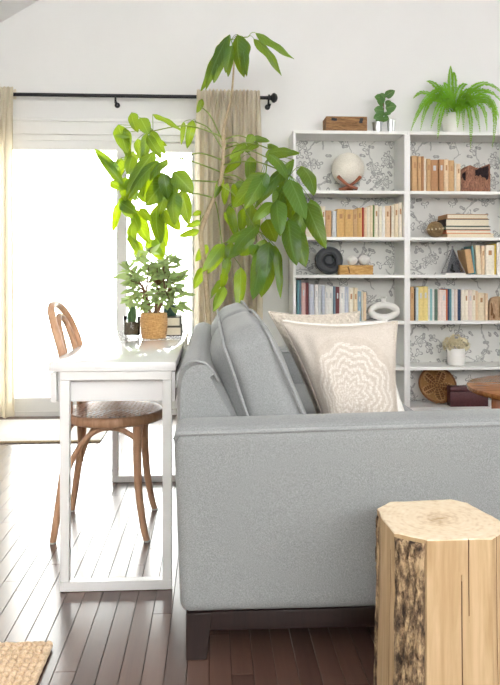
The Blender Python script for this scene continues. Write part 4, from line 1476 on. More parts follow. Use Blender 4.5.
obj('foliage', bmL, M['jade'], jp, angle=180, kind='stuff')

# glass jar with small cactus
jy = 3.27
jx = x_at(132, jy)
J = Vector((jx, jy, DZ))
ja = thing('cactus_jar', 'glass jar holding soil and a small green cactus', 'glass jar', J)
bm = bmesh.new()
add_lathe(bm, [(0.0, 0.0003), (0.034, 0.0003), (0.038, 0.004), (0.038, 0.086), (0.0365, 0.088)], 26, J, caps=False)
obj('glass', bm, M['jar'], ja)
bm = bmesh.new()
add_lathe(bm, [(0.0, 0.0055), (0.035, 0.0055), (0.035, 0.058), (0.02, 0.062), (0.0, 0.063)], 24, J, caps=False)
obj('soil_fill', bm, plain('gravelly_soil', (124, 112, 94), 0.95, 0.45, 130, bmp=0.8), ja)
bm = bmesh.new()
for (dx, dy, r_, h_) in ((0.004, 0, 0.017, 0.085), (-0.012, 0.008, 0.011, 0.055)):
    seg = 20
    pr = [(r_ * 0.8, 0.058), (r_, 0.058 + h_ * 0.3), (r_ * 0.95, 0.058 + h_ * 0.7), (r_ * 0.6, 0.058 + h_ * 0.93), (0.002, 0.058 + h_)]
    rg = add_lathe(bm, pr, seg, J + Vector((dx, dy, 0)), caps=False)
    for ring in rg:
        for k, v in enumerate(ring):
            if k % 2:
                c = Vector((J.x + dx, J.y + dy, v.co.z)); v.co = c + (v.co - c) * 0.8
obj('cactus', bm, M['cactus'], ja)

# two books lying behind the basket pot, small teal pot on them
yb0, yb1 = 3.22, 3.40
for i, (z0, h, u0, u1, cn, lab) in enumerate(((DZ + 0.0004, 0.042, 164, 181.5, 'cream', 'cream book lying on the white desk under another book'), (DZ + 0.0432, 0.044, 164.5, 180.5, 'ivory', 'ivory book lying on top under the teal jar'))):
    x0, x1 = x_at(u0, yb0) - 0.05, x_at(u1, yb0)
    x1 = min(x1, -0.13)
    bm = bmesh.new()
    add_box(bm, x0, x1, yb0, yb1, z0, z0 + 0.004); add_box(bm, x0, x1, yb0, yb1, z0 + h - 0.004, z0 + h); add_box(bm, x1 - 0.004, x1, yb0, yb1, z0 + 0.004, z0 + h - 0.004)
    b = obj('book', bm, bmat((74, 70, 58)), smooth=False, label=lab, cat='book', group='books lying on the desk')
    obj('pages', boxes([(x0 + 0.004, x1 - 0.0042, yb0 + 0.003, yb1 - 0.003, z0 + 0.0042, z0 + h - 0.0042)]), M['pages'], b, smooth=False)
tjx = x_at(171, 3.30) - 0.004
bm = bmesh.new()
add_lathe(bm, [(0.026, 0), (0.031, 0.01), (0.032, 0.034), (0.024, 0.05), (0.02, 0.052), (0.018, 0.048), (0.024, 0.03), (0.0, 0.008)], 20, (tjx, 3.30, DZ + 0.0877))
obj('teal_jar', bm, plain('dark_teal_glaze', (62, 92, 88), 0.3, 0.1, 20), label='small dark teal jar standing on the desk books', cat='jar')

# ------------------------------------------------------------------ bentwood chair
CX, CY = -0.400, 2.885
ROT = R(0)


def ch(x, y, z):
    """chair space: x towards the seat front, origin below the seat centre"""
    return Vector((CX + x * math.cos(ROT) - y * math.sin(ROT), CY + x * math.sin(ROT) + y * math.cos(ROT), z))


chair = thing('bentwood_chair', 'bentwood side chair with woven cane seat tucked under the desk', 'chair', (CX, CY, 0))
SZ = 0.455
bm = bmesh.new()
n = 56
prof = [(0.172, 0.010), (0.174, 0.018), (0.182, 0.0205), (0.194, 0.019), (0.201, 0.010), (0.199, -0.012), (0.190, -0.018), (0.174, -0.016), (0.170, -0.004)]
rings = []
for k in range(n):
    a = 2 * math.pi * k / n
    rings.append([bm.verts.new(ch(r_ * math.cos(a) * (1.02 if math.cos(a) > 0 else 1.0), r_ * math.sin(a), SZ + z)) for r_, z in prof])
for k in range(n):
    for j in range(len(prof)):
        j2 = (j + 1) % len(prof)
        bm.faces.new((rings[k][j], rings[(k + 1) % n][j], rings[(k + 1) % n][j2], rings[k][j2]))
seat = obj('seat_ring', bm, M['bent'], chair, angle=60)
# cane web
bm = bmesh.new()
rc = 0.190
stp = 0.0125
k = -13
def strip(p, q, w, z, mi=0):
    d = (q - p); L = d.length
    if L < 0.01: return
    d.normalize(); s = Vector((-d.y, d.x, 0)) * w / 2
    dz = Vector((0, 0, 0.0018))
    m_ = 8
    prev = None
    for i in range(m_ + 1):
        c = p + d * (L * i / m_)
        r2 = (Vector((c.x, c.y, 0)).length / rc) ** 2
        zz = SZ + 0.009 + z + 0.005 * (1 - min(1, r2))
        a = ch(c.x - s.x, c.y - s.y, zz); b = ch(c.x + s.x, c.y + s.y, zz)
        cur = (bm.verts.new(a), bm.verts.new(b))
        if prev: bm.faces.new((prev[0], cur[0], cur[1], prev[1])).material_index = mi
        prev = cur
for i in range(-10, 11):
    off = i * 0.0182
    hc = math.sqrt(max(0, rc * rc - off * off))
    if hc > 0.015:
        for e in (-0.0026, 0.0026):
            strip(Vector((off + e, -hc, 0)), Vector((off + e, hc, 0)), 0.0036, 0.0130)
            strip(Vector((-hc, off + e, 0)), Vector((hc, off + e, 0)), 0.0036, 0.0146)
        dv = Vector((1, 1, 0)).normalized(); nv = Vector((1, -1, 0)).normalized()
        strip(nv * off - dv * hc, nv * off + dv * hc, 0.0046, 0.0162, 0)
        strip(dv * off - nv * hc, dv * off + nv * hc, 0.0060, 0.0176, 1)
M['cane_dark'] = plain('cane_strip_matte', (196, 146, 116), 0.7, 0.12, 60)
obj('cane_web', bm, [M['cane'], M['cane_dark']], chair, smooth=False, kind='stuff')
# back hoop: both back legs are one bent rod
ctrl = [(-0.205, -0.182, 0.004), (-0.185, -0.178, 0.14), (-0.160, -0.172, 0.33), (-0.155, -0.172, 0.46), (-0.156, -0.180, 0.60), (-0.172, -0.178, 0.72), (-0.204, -0.158, 0.82), (-0.232, -0.095, 0.885), (-0.242, 0.0, 0.903)]
path = ctrl + [(x, -y, z) for x, y, z in reversed(ctrl[:-1])]
# lower legs separately from the upper hoop at the seat
lowL = [p for p in ctrl if p[2] <= 0.46]
upper = [p for p in path if p[2] >= 0.46]
bm = bmesh.new()
pts = smooth_path([ch(*p) for p in upper], 6)
add_tube(bm, pts, 0.0148, 10)
obj('back_hoop', bm, M['bent'], chair, angle=180)
for sg in (1, -1):
    bm = bmesh.new()
    pp_ = smooth_path([ch(p[0], p[1] * sg, p[2]) for p in lowL], 6)
    add_tube(bm, pp_, lerp_list([0.0125, 0.0145, 0.016, 0.0162], len(pp_)), 10)
    lg_ = obj('leg', bm, M['bent'], chair, angle=60)
    bm = bmesh.new(); e = ch(lowL[0][0], lowL[0][1] * sg, 0.0003)
    add_lathe(bm, [(0.0125, 0.0), (0.0135, 0.006)], 10, e); obj('foot_glide', bm, M['glassrim'], lg_)
inner = [(-0.158, -0.100, 0.47), (-0.160, -0.104, 0.60), (-0.178, -0.098, 0.72), (-0.206, -0.070, 0.82), (-0.220, 0.0, 0.855)]
inner = inner + [(x, -y, z) for x, y, z in reversed(inner[:-1])]
bm = bmesh.new(); add_tube(bm, smooth_path([ch(*p) for p in inner], 6), 0.0115, 10)
obj('inner_hoop', bm, M['bent'], chair, angle=180)
front = [(0.150, 0.182, 0.004), (0.136, 0.176, 0.06), (0.118, 0.163, 0.18), (0.110, 0.150, 0.32), (0.110, 0.142, 0.436)]
for sg in (1, -1):
    bm = bmesh.new()
    pp_ = smooth_path([ch(p[0], p[1] * sg, p[2]) for p in front], 6)
    add_tube(bm, pp_, lerp_list([0.0125, 0.0135, 0.015, 0.0165, 0.018], len(pp_)), 10)
    lg_ = obj('leg', bm, M['bent'], chair, angle=60)
    bm = bmesh.new(); add_lathe(bm, [(0.0125, 0.0), (0.0135, 0.006)], 10, ch(front[0][0], front[0][1] * sg, 0.0003)); obj('foot_glide', bm, M['glassrim'], lg_)
# bent braces
for sg in (1, -1):
    br = [(-0.170, 0.172, 0.215), (-0.135, 0.165, 0.315), (-0.085, 0.152, 0.392), (-0.03, 0.142, 0.425), (0.03, 0.138, 0.425), (0.075, 0.138, 0.405), (0.104, 0.142, 0.385)]
    bm = bmesh.new(); add_tube(bm, smooth_path([ch(p[0], p[1] * sg, p[2]) for p in br], 5), 0.0105, 8)
    obj('side_brace', bm, M['bent'], chair, angle=180)
for (xb, yb_, zt) in ((0.110, 0.142, 1), (-0.163, 0.165, -1)):
    br = [(xb, -yb_, 0.33 if zt > 0 else 0.22), (xb, -yb_ * 0.72, 0.395), (xb * 0.95, -0.05, 0.428), (xb * 0.95, 0.05, 0.428), (xb, yb_ * 0.72, 0.395), (xb, yb_, 0.33 if zt > 0 else 0.22)]
    bm = bmesh.new(); add_tube(bm, smooth_path([ch(*p) for p in br], 5), 0.0100, 8)
    obj('cross_brace', bm, M['bent'], chair, angle=180)

# ------------------------------------------------------------------ soft shapes
def soft_block(hx, hy, hz, rad, cuts=14, puff=(0, 0, 0)):
    bm = bmesh.new()
    bmesh.ops.create_cube(bm, size=2.0)
    bmesh.ops.subdivide_edges(bm, edges=bm.edges[:], cuts=cuts, use_grid_fill=True)
    for v in bm.verts:
        p = Vector((v.co.x * hx, v.co.y * hy, v.co.z * hz))
        q = Vector((max(-hx + rad, min(hx - rad, p.x)), max(-hy + rad, min(hy - rad, p.y)), max(-hz + rad, min(hz - rad, p.z))))
        d = p - q
        if d.length > 1e-9:
            p = q + d.normalized() * rad
        a, b, c = v.co.x, v.co.y, v.co.z
        p.x += puff[0] * a * (1 - b * b) * (1 - c * c)
        p.y += puff[1] * b * (1 - a * a) * (1 - c * c)
        p.z += puff[2] * c * (1 - a * a) * (1 - b * b)
        v.co = p
    return bm


def xform(bm, Mx):
    bmesh.ops.transform(bm, matrix=Mx, verts=bm.verts)
    return bm


# ------------------------------------------------------------------ sofa
SX0, SX1 = -0.103, 0.86
SY0, SY1 = 1.860, 3.860
AT = 0.165
sofa = thing('sofa', 'light grey heathered fabric sofa with dark wooden feet', 'sofa', ((SX0 + SX1) / 2, (SY0 + SY1) / 2, 0))


def arm_top(x):
    return 0.612 + 0.018 * (x - SX0) / (SX1 - SX0)


def make_arm(y0, y1, near):
    bm = bmesh.new()
    bmesh.ops.create_cube(bm, size=2.0)
    bmesh.ops.subdivide_edges(bm, edges=bm.edges[:], cuts=24, use_grid_fill=True)
    hx, hy, hz = (SX1 - SX0) / 2, (y1 - y0) / 2, 0.25
    rad = 0.028
    for v in bm.verts:
        a, b, c = v.co
        # gather the grid towards the edges so that the rounding is smooth
        f = lambda t: math.copysign(1 - (1 - abs(t)) ** 1.6, t)
        a2, b2, c2 = f(a), b, f(c)
        p = Vector((a2 * hx, b2 * hy, c2 * hz))
        q = Vector((max(-hx + rad, min(hx - rad, p.x)), max(-hy + rad, min(hy - rad, p.y)), max(-hz + rad, min(hz - rad, p.z))))
        d = p - q
        if d.length > 1e-9: p = q + d.normalized() * rad
        p.z += 0.010 * max(0, c2) ** 6 * (1 - b * b)
        p.y += 0.004 * b * (1 - a2 * a2) * (1 - c2 * c2)
        x = (SX0 + SX1) / 2 + p.x
        t = (p.z + hz) / (2 * hz)
        zt = arm_top(x)
        z = 0.125 + (zt - 0.125) * t
        x += (1 - t) * 0.018 * (1 if a < 0 else -0.5) * abs(a2) ** 2
        z += 0.0025 * noise.noise(Vector((x * 4, p.y * 4, 1.0))) * (1 - abs(c2))
        v.co = Vector((x, (y0 + y1) / 2 + p.y, z))
    arm = obj('arm', bm, M['sofa'], sofa, angle=180)
    yf = y0 + 0.006 if near else y1 - 0.006
    for yy in (y0 + 0.004, y1 - 0.004):
        bm = bmesh.new()
        pts = []
        for i in range(0, 25):
            x = SX0 + 0.012 + (SX1 - SX0 - 0.024) * i / 24
            pts.append((x, yy, arm_top(x) - 0.009))
        pts = [(SX0 + 0.012, yy, 0.14), (SX0 + 0.006, yy, 0.30), (SX0 + 0.003, yy, 0.50), (SX0 + 0.004, yy, arm_top(SX0) - 0.024)] + pts + [(SX1 - 0.004, yy, arm_top(SX1) - 0.024), (SX1 - 0.004, yy, 0.5), (SX1 - 0.006, yy, 0.14)]
        pts = pts[3:-2]
        add_tube(bm, pts, 0.0062, 8)
        obj('piping', bm, M['piping'], arm, angle=180)


make_arm(SY0, SY0 + AT, True)
make_arm(SY1 - AT, SY1, False)

# back: profile swept between the arms
prof = [(-0.088, 0.13), (-0.102, 0.30), (-0.104, 0.55), (-0.103, 0.70), (-0.099, 0.735), (-0.088, 0.758), (-0.068, 0.772), (-0.045, 0.776), (-0.022, 0.770), (-0.002, 0.752), (0.020, 0.715), (0.075, 0.615), (0.13, 0.50), (0.17, 0.40), (0.17, 0.29), (0.17, 0.13)]
pp_ = []
for i in range(len(prof) - 1):
    for k in range(3):
        t = k / 3
        pp_.append((prof[i][0] + (prof[i + 1][0] - prof[i][0]) * t, prof[i][1] + (prof[i + 1][1] - prof[i][1]) * t))
pp_.append(prof[-1])
bm = bmesh.new()
ya, yb_ = SY0 + AT + 0.001, SY1 - AT - 0.001
ny = 30
rings = []
for j in range(ny + 1):
    t = j / ny
    y = ya + (yb_ - ya) * t
    e = min(1.0, min(t, 1 - t) / 0.02) if 0 < t < 1 else 0.0
    row = []
    for (x, z) in pp_:
        ins = 0.012 * (1 - e)
        row.append(bm.verts.new((x + (ins if x < 0 else -ins), y, z - (ins if z > 0.5 else 0) + 0.004 * noise.noise(Vector((x * 3, y * 3, z * 3))))))
    rings.append(row)
m_ = len(pp_)
for j in range(ny):
    for k in range(m_):
        k2 = (k + 1) % m_
        bm.faces.new((rings[j][k], rings[j + 1][k], rings[j + 1][k2], rings[j][k2]))
bm.faces.new(rings[0]); bm.faces.new(list(reversed(rings[-1])))
bmesh.ops.recalc_face_normals(bm, faces=bm.faces)
back = obj('backrest', bm, M['sofa'], sofa, angle=50)
bm = bmesh.new()
add_tube(bm, [(x, ya + 0.003, z) for x, z in prof[3:11]], 0.0040, 8)
obj('piping', bm, M['piping'], back, angle=180)

# seat deck, seat cushions
obj('seat_deck', bev_box(0.172, SX1 - 0.02, ya, yb_, 0.13, 0.285, 0.01), M['sofa'], sofa)
half = (yb_ - ya) / 2
for k in range(2):
    bm = soft_block((SX1 + 0.01 - 0.175) / 2, half / 2 - 0.002, 0.075, 0.03, 12, (0.008, 0, 0.012))
    xform(bm, Matrix.Translation(((SX1 + 0.01 + 0.175) / 2, ya + half * (k + 0.5), 0.374)))
    obj('seat_cushion', bm, M['sofa'], sofa, angle=180)

# back cushions leaning on the slope
ang = R(-21)
for k in range(2):
    hx, hy, hz = 0.074, half / 2 - 0.003, 0.205
    Mt = Matrix.Translation((0.164, ya + half * (k + 0.5), 0.666)) @ Matrix.Rotation(ang, 4, 'Y')

    def shape(p, a, b, c):
        t = (c + 1) / 2
        p = p.copy()
        p.x *= 1.18 - 0.24 * t ** 1.6                 # fuller below
        p.x += (0.018 * (1 - b ** 2) * (1 - c * c) if a > 0 else 0.062 * (1 - b ** 4) * (1 - c ** 4)) * a
        p.z += 0.022 * (1 - b * b) * (1 if c > 0 else 0.2) * c * (1 - a * a * 0.3)
        p.y += 0.012 * b * (1 - c * c) * (1 - a * a)
        p.y -= 0.016 * b * max(0, c) ** 4
        return p
    bm = bmesh.new()
    bmesh.ops.create_cube(bm, size=2.0)
    bmesh.ops.subdivide_edges(bm, edges=bm.edges[:], cuts=18, use_grid_fill=True)
    rad = 0.045
    for v in bm.verts:
        a, b, c = v.co
        p = Vector((a * hx, b * hy, c * hz))
        q = Vector((max(-hx + rad, min(hx - rad, p.x)), max(-hy + rad, min(hy - rad, p.y)), max(-hz + rad, min(hz - rad, p.z))))
        d = p - q
        if d.length > 1e-9: p = q + d.normalized() * rad
        p = shape(p, a, b, c)
        p += noise.noise_vector(p * 7 + Vector((k * 5, 0, 0))) * 0.007
        v.co = p
    xform(bm, Mt)
    cu = obj('back_cushion', bm, M['sofa'], sofa, angle=180)
    for sa in (-1, 1):
        bm = bmesh.new()
        pts = []
        cr = 0.065
        per = []
        def arc(cy_, cz_, a0):
            for q in range(5):
                aa = a0 + math.pi / 2 * q / 4
                per.append((cy_ + cr * math.cos(aa), cz_ + cr * math.sin(aa)))
        n_e = 8
        arc(hy - cr, hz - cr, 0); 
        for q in range(1, n_e): per.append((hy - cr - (2 * hy - 2 * cr) * q / n_e, hz))
        arc(-hy + cr, hz - cr, math.pi / 2)
        for q in range(1, n_e): per.append((-hy, hz - cr - (2 * hz - 2 * cr) * q / n_e))
        arc(-hy + cr, -hz + cr, math.pi)
        for q in range(1, n_e): per.append((-hy + cr + (2 * hy - 2 * cr) * q / n_e, -hz))
        arc(hy - cr, -hz + cr, 1.5 * math.pi)
        for q in range(1, n_e): per.append((hy, -hz + cr + (2 * hz - 2 * cr) * q / n_e))
        for (yy, zz_) in per:
            p = Vector((sa * (hx - 0.006), yy * 0.993, zz_ * 0.993))
            p = shape(p, 0.9 * sa, yy / hy, zz_ / hz)
            pts.append(Mt @ p)
        add_tube(bm, pts, 0.0048, 7, closed=True)
        obj('piping', bm, M['piping'], cu, angle=180)

# plinth rails and feet
obj('base_rail', bev_box(SX0 + 0.035, SX1 - 0.03, SY0 + 0.012, SY0 + 0.04, 0.074, 0.1245, 0.003), M['dark_leg'], sofa)
obj('base_rail', bev_box(SX0 + 0.035, SX1 - 0.03, SY1 - 0.04, SY1 - 0.012, 0.074, 0.1245, 0.003), M['dark_leg'], sofa)
obj('base_rail', bev_box(SX0 + 0.035, SX0 + 0.06, SY0 + 0.0405, SY1 - 0.0405, 0.074, 0.1245, 0.003), M['dark_leg'], sofa)
obj('base_rail', bev_box(SX1 - 0.055, SX1 - 0.03, SY0 + 0.0405, SY1 - 0.0405, 0.074, 0.1245, 0.003), M['dark_leg'], sofa)
for sxx in (0, 1):
    for syy in (0, 1):
        bm = bmesh.new()
        x0 = SX0 + 0.034 if sxx == 0 else SX1 - 0.1
        y0 = SY0 + 0.005 if syy == 0 else SY1 - 0.075
        top = [(x0, y0), (x0 + 0.07, y0), (x0 + 0.07, y0 + 0.07), (x0, y0 + 0.07)]
        t_ = 0.016
        bot = [(x0 + (t_ if sxx else 0), y0 + (t_ if syy else 0)), (x0 + 0.07 - (0 if sxx else t_), y0 + (t_ if syy else 0)), (x0 + 0.07 - (0 if sxx else t_), y0 + 0.07 - (0 if syy else t_)), (x0 + (t_ if sxx else 0), y0 + 0.07 - (0 if syy else t_))]
        tv = [bm.verts.new((x, y, 0.1248)) for x, y in top]; bv = [bm.verts.new((x, y, 0.0005)) for x, y in bot]
        bm.faces.new(tv); bm.faces.new(list(reversed(bv)))
        for q in range(4): bm.faces.new((bv[q], bv[(q + 1) % 4], tv[(q + 1) % 4], tv[q]))
        bmesh.ops.bevel(bm, geom=bm.edges[:], offset=0.002, segments=1, affect='EDGES')
        obj('foot', bm, M['dark_leg'], sofa)


# ------------------------------------------------------------------ throw pillows
def pillow(name, w, h, th, Mt, mat, label, left_slope=0.0, seed=0, ear=0.10, wr=0.010, knit=False, pipe=True, flare=0.0):
    n = 80 if knit else 44
    bm, uvl = leaf_bm()
    grids = []
    rr = random.Random(seed)
    off = Vector((rr.random() * 9, rr.random() * 9, 0))
    for side in (1, -1):
        g = []
        for i in range(n + 1):
            row = []
            for j in range(n + 1):
                s = -1 + 2 * i / n; t = -1 + 2 * j / n
                x = s * w / 2 * (1 - ear * (1 - t * t) * abs(s) ** 2.0)
                z = t * h / 2 * (1 - ear * 1.1 * (1 - s * s) * abs(t) ** 2.0)
                y = th / 2 * ((1 - abs(s) ** 2.4) * (1 - abs(t) ** 2.4)) ** 0.6
                fade = (1 - s ** 8) * (1 - t ** 8)
                y += fade * wr * noise.noise(Vector((x * 7, z * 5, side)) + off) + fade * wr * 0.6 * noise.noise(Vector((x * 20, z * 9, side * 3)) + off)
                if knit:
                    y += fade * 0.008 * math.sin(s * 45) * math.cos(t * 45)
                # squash where it leans against the sloping seat back
                if s < 0 and left_slope:
                    x += left_slope * (1 - (t + 1) / 2) * (-s) ** 1.0
                if s > 0 and flare:
                    x += flare * (1 - (t + 1) / 2) ** 1.5 * s
                v = None
                if side == -1 and (i in (0, n) or j in (0, n)):
                    v = grids[0][i][j]
                else:
                    v = bm.verts.new((x, -side * y, z))
                row.append(v)
            g.append(row)
        grids.append(g)
        for i in range(n):
            for j in range(n):
                q = [(g[i][j], i, j), (g[i + 1][j], i + 1, j), (g[i + 1][j + 1], i + 1, j + 1), (g[i][j + 1], i, j + 1)]
                if side < 0: q.reverse()
                f = bm.faces.new([a[0] for a in q])
                for lp, a in zip(f.loops, q): lp[uvl].uv = (a[1] / n, a[2] / n)
    edge = [grids[0][i][0].co.copy() for i in range(n)] + [grids[0][n][j].co.copy() for j in range(n)] + [grids[0][n - i][n].co.copy() for i in range(n)] + [grids[0][0][n - j].co.copy() for j in range(n)]
    lowest = min((Mt @ v.co).z for v in bm.verts)
    xform(bm, Mt)
    p = thing(name, label, 'pillow', Mt.translation)
    c = obj('pillow_cover', bm, mat, p, angle=180)
    if pipe:
        bm = bmesh.new()
        add_tube(bm, [Mt @ e for e in edge], 0.0032, 5, closed=True)
        obj('seam', bm, mat, p, angle=180)
    return p


def pose(x, y, z, tilt, turn, roll=0):
    return Matrix.Translation((x, y, z)) @ Matrix.Rotation(R(turn), 4, 'Z') @ Matrix.Rotation(R(-tilt), 4, 'X') @ Matrix.Rotation(R(roll), 4, 'Y')


pillow('throw_pillow', 0.395, 0.405, 0.15, pose(0.425, 2.300, 0.668, 10, -2, 0), M['damask'], 'beige pillow with white damask medallion on the grey sofa', 0.16, 3, 0.085, 0.022)
pillow('throw_pillow', 0.38, 0.395, 0.11, pose(0.445, 2.470, 0.666, 10, 0, 0), M['white_cloth'], 'plain white pillow tucked behind the damask pillow', 0.17, 8, 0.08, 0.010, flare=0.07)
pillow('throw_pillow', 0.36, 0.41, 0.13, pose(0.400, 2.70, 0.676, 8, 0, 0), M['knit'], 'oatmeal chunky knit pillow behind the white pillow', 0.19, 15, 0.07, 0.006, True)

# ------------------------------------------------------------------ round coffee table past the sofa
tcx, tcy, tz, trd = 1.745, 3.47, 0.452, 0.435
tb = thing('round_table', 'round walnut coffee table standing before the lower bookcase shelves', 'coffee table', (tcx, tcy, 0))
bm = bmesh.new()
add_lathe(bm, [(0.0, -0.03), (trd - 0.012, -0.03), (trd - 0.003, -0.024), (trd, -0.014), (trd - 0.002, -0.004), (trd - 0.008, 0.0), (0.0, 0.0)], 72, (tcx, tcy, tz), caps=False)
bmesh.ops.remove_doubles(bm, verts=bm.verts, dist=1e-5)
obj('table_top', bm, M['table'], tb)
for k in range(4):
    a = R(200 + 90 * k)
    lx, ly = tcx + 0.385 * math.cos(a), tcy + 0.385 * math.sin(a)
    Mr = Matrix.Translation((lx, ly, 0)) @ Matrix.Rotation(a + R(40), 4, 'Z')
    obj('leg', bev_box(-0.022, 0.022, -0.022, 0.022, 0.0005, tz - 0.0305, 0.004, 2, Mr), M['tableleg'], tb)
bm = bmesh.new()
for k in range(2):
    a = R(200 + 90 * k)
    d = Vector((math.cos(a), math.sin(a), 0)) * 0.36
    c = Vector((tcx, tcy, tz - 0.06))
    s = Vector((-d.y, d.x, 0)).normalized() * 0.012
    pts = [c - d - s, c + d - s, c + d + s, c - d + s]
    lo_ = [bm.verts.new(p - Vector((0, 0, 0.02))) for p in pts]; hi_ = [bm.verts.new(p + Vector((0, 0, 0.029))) for p in pts]
    bm.faces.new(list(reversed(lo_))); bm.faces.new(hi_)
    for q in range(4): bm.faces.new((lo_[q], lo_[(q + 1) % 4], hi_[(q + 1) % 4], hi_[q]))
obj('stretcher', bm, M['tableleg'], tb, smooth=False)

# ------------------------------------------------------------------ stump side table
STZ = 0.45
outline_px = [(377.5, 509), (390, 502.4), (450, 500), (468, 503.5), (500, 521), (507, 531), (492, 539.5), (427, 541), (394, 534), (381, 518)]
OUT = [on_plane_z(u, v, STZ).xy for u, v in outline_px]
cen = sum(OUT, Vector((0, 0))) / len(OUT)
stump = thing('log_stump', 'split log stump side table with sawn top and bark strip', 'side table', (cen.x, cen.y, 0))
# side 7 -> 8 carries the bark, side 6 -> 7 is the broad bare face
ring = []
kinds = []
cracks = {6: [(0.47, 0.0, 0.36, 0.010), (0.36, 0.29, 0.45, 0.006)], 5: [(0.7, 0.0, 0.45, 0.014)], 9: [(0.35, 0.0, 0.45, 0.010)], 8: [(0.25, 0.05, 0.40, 0.005)]}
N = len(OUT)
for i in range(N):
    a, b = OUT[i], OUT[(i + 1) % N]
    ts = set(round(k / 10, 4) for k in range(10))
    L = (b - a).length
    for (tc_, z0, z1, dp) in cracks.get(i, []):
        e = 0.0012 / L
        ts |= {tc_ - e, tc_, tc_ + e}
    d = (b - a).normalized()
    nrm = Vector((d.y, -d.x))
    if (nrm.dot((a + b) / 2 - cen)) < 0: nrm = -nrm
    for t in sorted(ts):
        p = a + (b - a) * t
        cr_ = None
        for (tc_, z0, z1, dp) in cracks.get(i, []):
            if abs(t - tc_) < 1e-6: cr_ = (z0, z1, dp)
        ring.append((p, nrm, i, t, cr_))
NZ = 30
bm = bmesh.new()
rows = []
for j in range(NZ + 1):
    z = 0.0008 + (STZ - 0.0008) * j / NZ
    row = []
    for (p, nrm, i, t, cr_) in ring:
        off = 0.0025 * noise.noise(Vector((p.x * 22, p.y * 22, z * 2.5))) + 0.0012 * noise.noise(Vector((p.x * 90, p.y * 90, z * 6)))
        if i == 7 and 0.02 < t < 0.98: off -= 0.004
        q = p + nrm * off
        if cr_:
            z0, z1, dp = cr_
            wgl = 0.004 * noise.noise(Vector((z * 9, i, 0))) + 0.0012 * noise.noise(Vector((z * 50, i, 3)))
            if z0 - 0.01 <= z <= z1 + 0.01:
                k_ = min(1, max(0, (z - z0) / 0.05)) if z0 > 0 else 1
                q -= nrm * dp * max(0.25, k_)
            d = Vector((-nrm.y, nrm.x)); q += d * wgl
        q += (p - cen) * 0.05 * (1 - z / STZ) ** 2
        row.append(bm.verts.new((q.x, q.y, z)))
    rows.append(row)
m_ = len(ring)
for j in range(NZ):
    for k in range(m_):
        k2 = (k + 1) % m_
        f = bm.faces.new((rows[j][k], rows[j][k2], rows[j + 1][k2], rows[j + 1][k]))
        for cr_ in (ring[k][4], ring[k2][4]):
            if cr_ and cr_[0] - 0.005 <= (rows[j][k].co.z + rows[j + 1][k].co.z) / 2 <= cr_[1] + 0.005:
                f.material_index = 1
bm.faces.new(list(rows[0]))
topring = [v.co.copy() for v in rows[-1]]
bmesh.ops.recalc_face_normals(bm, faces=bm.faces)
obj('split_sides', bm, [M['stump'], M['groove']], stump, angle=35)
bm = bmesh.new()
c3 = Vector((cen.x, cen.y, STZ + 0.001))
levels = []
for f_ in (1.0, 0.985, 0.8, 0.55, 0.3, 0.1):
    levels.append([bm.verts.new(Vector((c3.x + (p.x - c3.x) * f_, c3.y + (p.y - c3.y) * f_, STZ - 0.001 + (0.003 if f_ < 1 else 0) + 0.001 * noise.noise(p * 20 * f_)))) for p in topring])
for a_, b_ in zip(levels, levels[1:]):
    for k in range(m_):
        k2 = (k + 1) % m_
        bm.faces.new((a_[k], a_[k2], b_[k2], b_[k]))
bm.faces.new(levels[-1])
bmesh.ops.recalc_face_normals(bm, faces=bm.faces)
obj('sawn_top', bm, M['stump_top'], stump, angle=30, label='pale sawn top with growth rings')


def bark_strip(i, t0, t1, zlo, zhi, amp, name='bark_strip'):
    a, b = OUT[i], OUT[(i + 1) % N]
    d = (b - a).normalized(); nrm = Vector((d.y, -d.x))
    if nrm.dot((a + b) / 2 - cen) < 0: nrm = -nrm
    bm = bmesh.new()
    nu, nv = 26, 130
    g = []
    for j in range(nv + 1):
        z = zlo + (zhi - zlo) * j / nv
        row = []
        for k in range(nu + 1):
            s = k / nu
            e0 = 0.05 * noise.noise(Vector((z * 14, 1.0, i))); e1 = 0.05 * noise.noise(Vector((z * 14, 7.0, i)))
            t = t0 + e0 + (t1 + e1 - t0 - e0) * s
            p = a + (b - a) * t
            edge = min(1, min(s, 1 - s) / 0.12) * min(1, (zhi - z) / 0.012 + 0.25)
            # ridged plates: long vertical furrows broken across
            n1 = noise.noise(Vector((t * 5.0 + 2.0 * noise.noise(Vector((z * 9, t * 2, 4))), z * 10, i)))
            n2 = abs(noise.noise(Vector((t * 9 + noise.noise(Vector((z * 13, 0, 2))), z * 22, 5 + i))))
            hgt = amp * (0.35 + 0.65 * min(1, max(0, 0.5 + 1.3 * n1)) - 0.45 * max(0, 0.22 - n2) / 0.22)
            q = p + nrm * (0.0005 + max(0.0003, hgt) * edge) + (p - cen) * 0.05 * (1 - z / STZ) ** 2
            row.append(bm.verts.new((q.x, q.y, z)))
        g.append(row)
    for j in range(nv):
        for k in range(nu):
            bm.faces.new((g[j][k], g[j][k + 1], g[j + 1][k + 1], g[j + 1][k]))
    bmesh.ops.recalc_face_normals(bm, faces=bm.faces)
    # close it towards the wood
    for f in bm.faces:
        c_ = f.calc_center_median()
        if f.normal.dot(Vector((nrm.x, nrm.y, 0))) < 0: f.normal_flip()
    obj(name, bm, M['bark'], stump, angle=60, label='strip of rough grey bark')


bark_strip(7, 0.06, 0.98, 0.001, STZ - 0.006, 0.014)
bark_strip(9, 0.45, 0.95, 0.001, STZ - 0.01, 0.006)
bark_strip(4, 0.1, 0.9, 0.001, STZ - 0.01, 0.008)

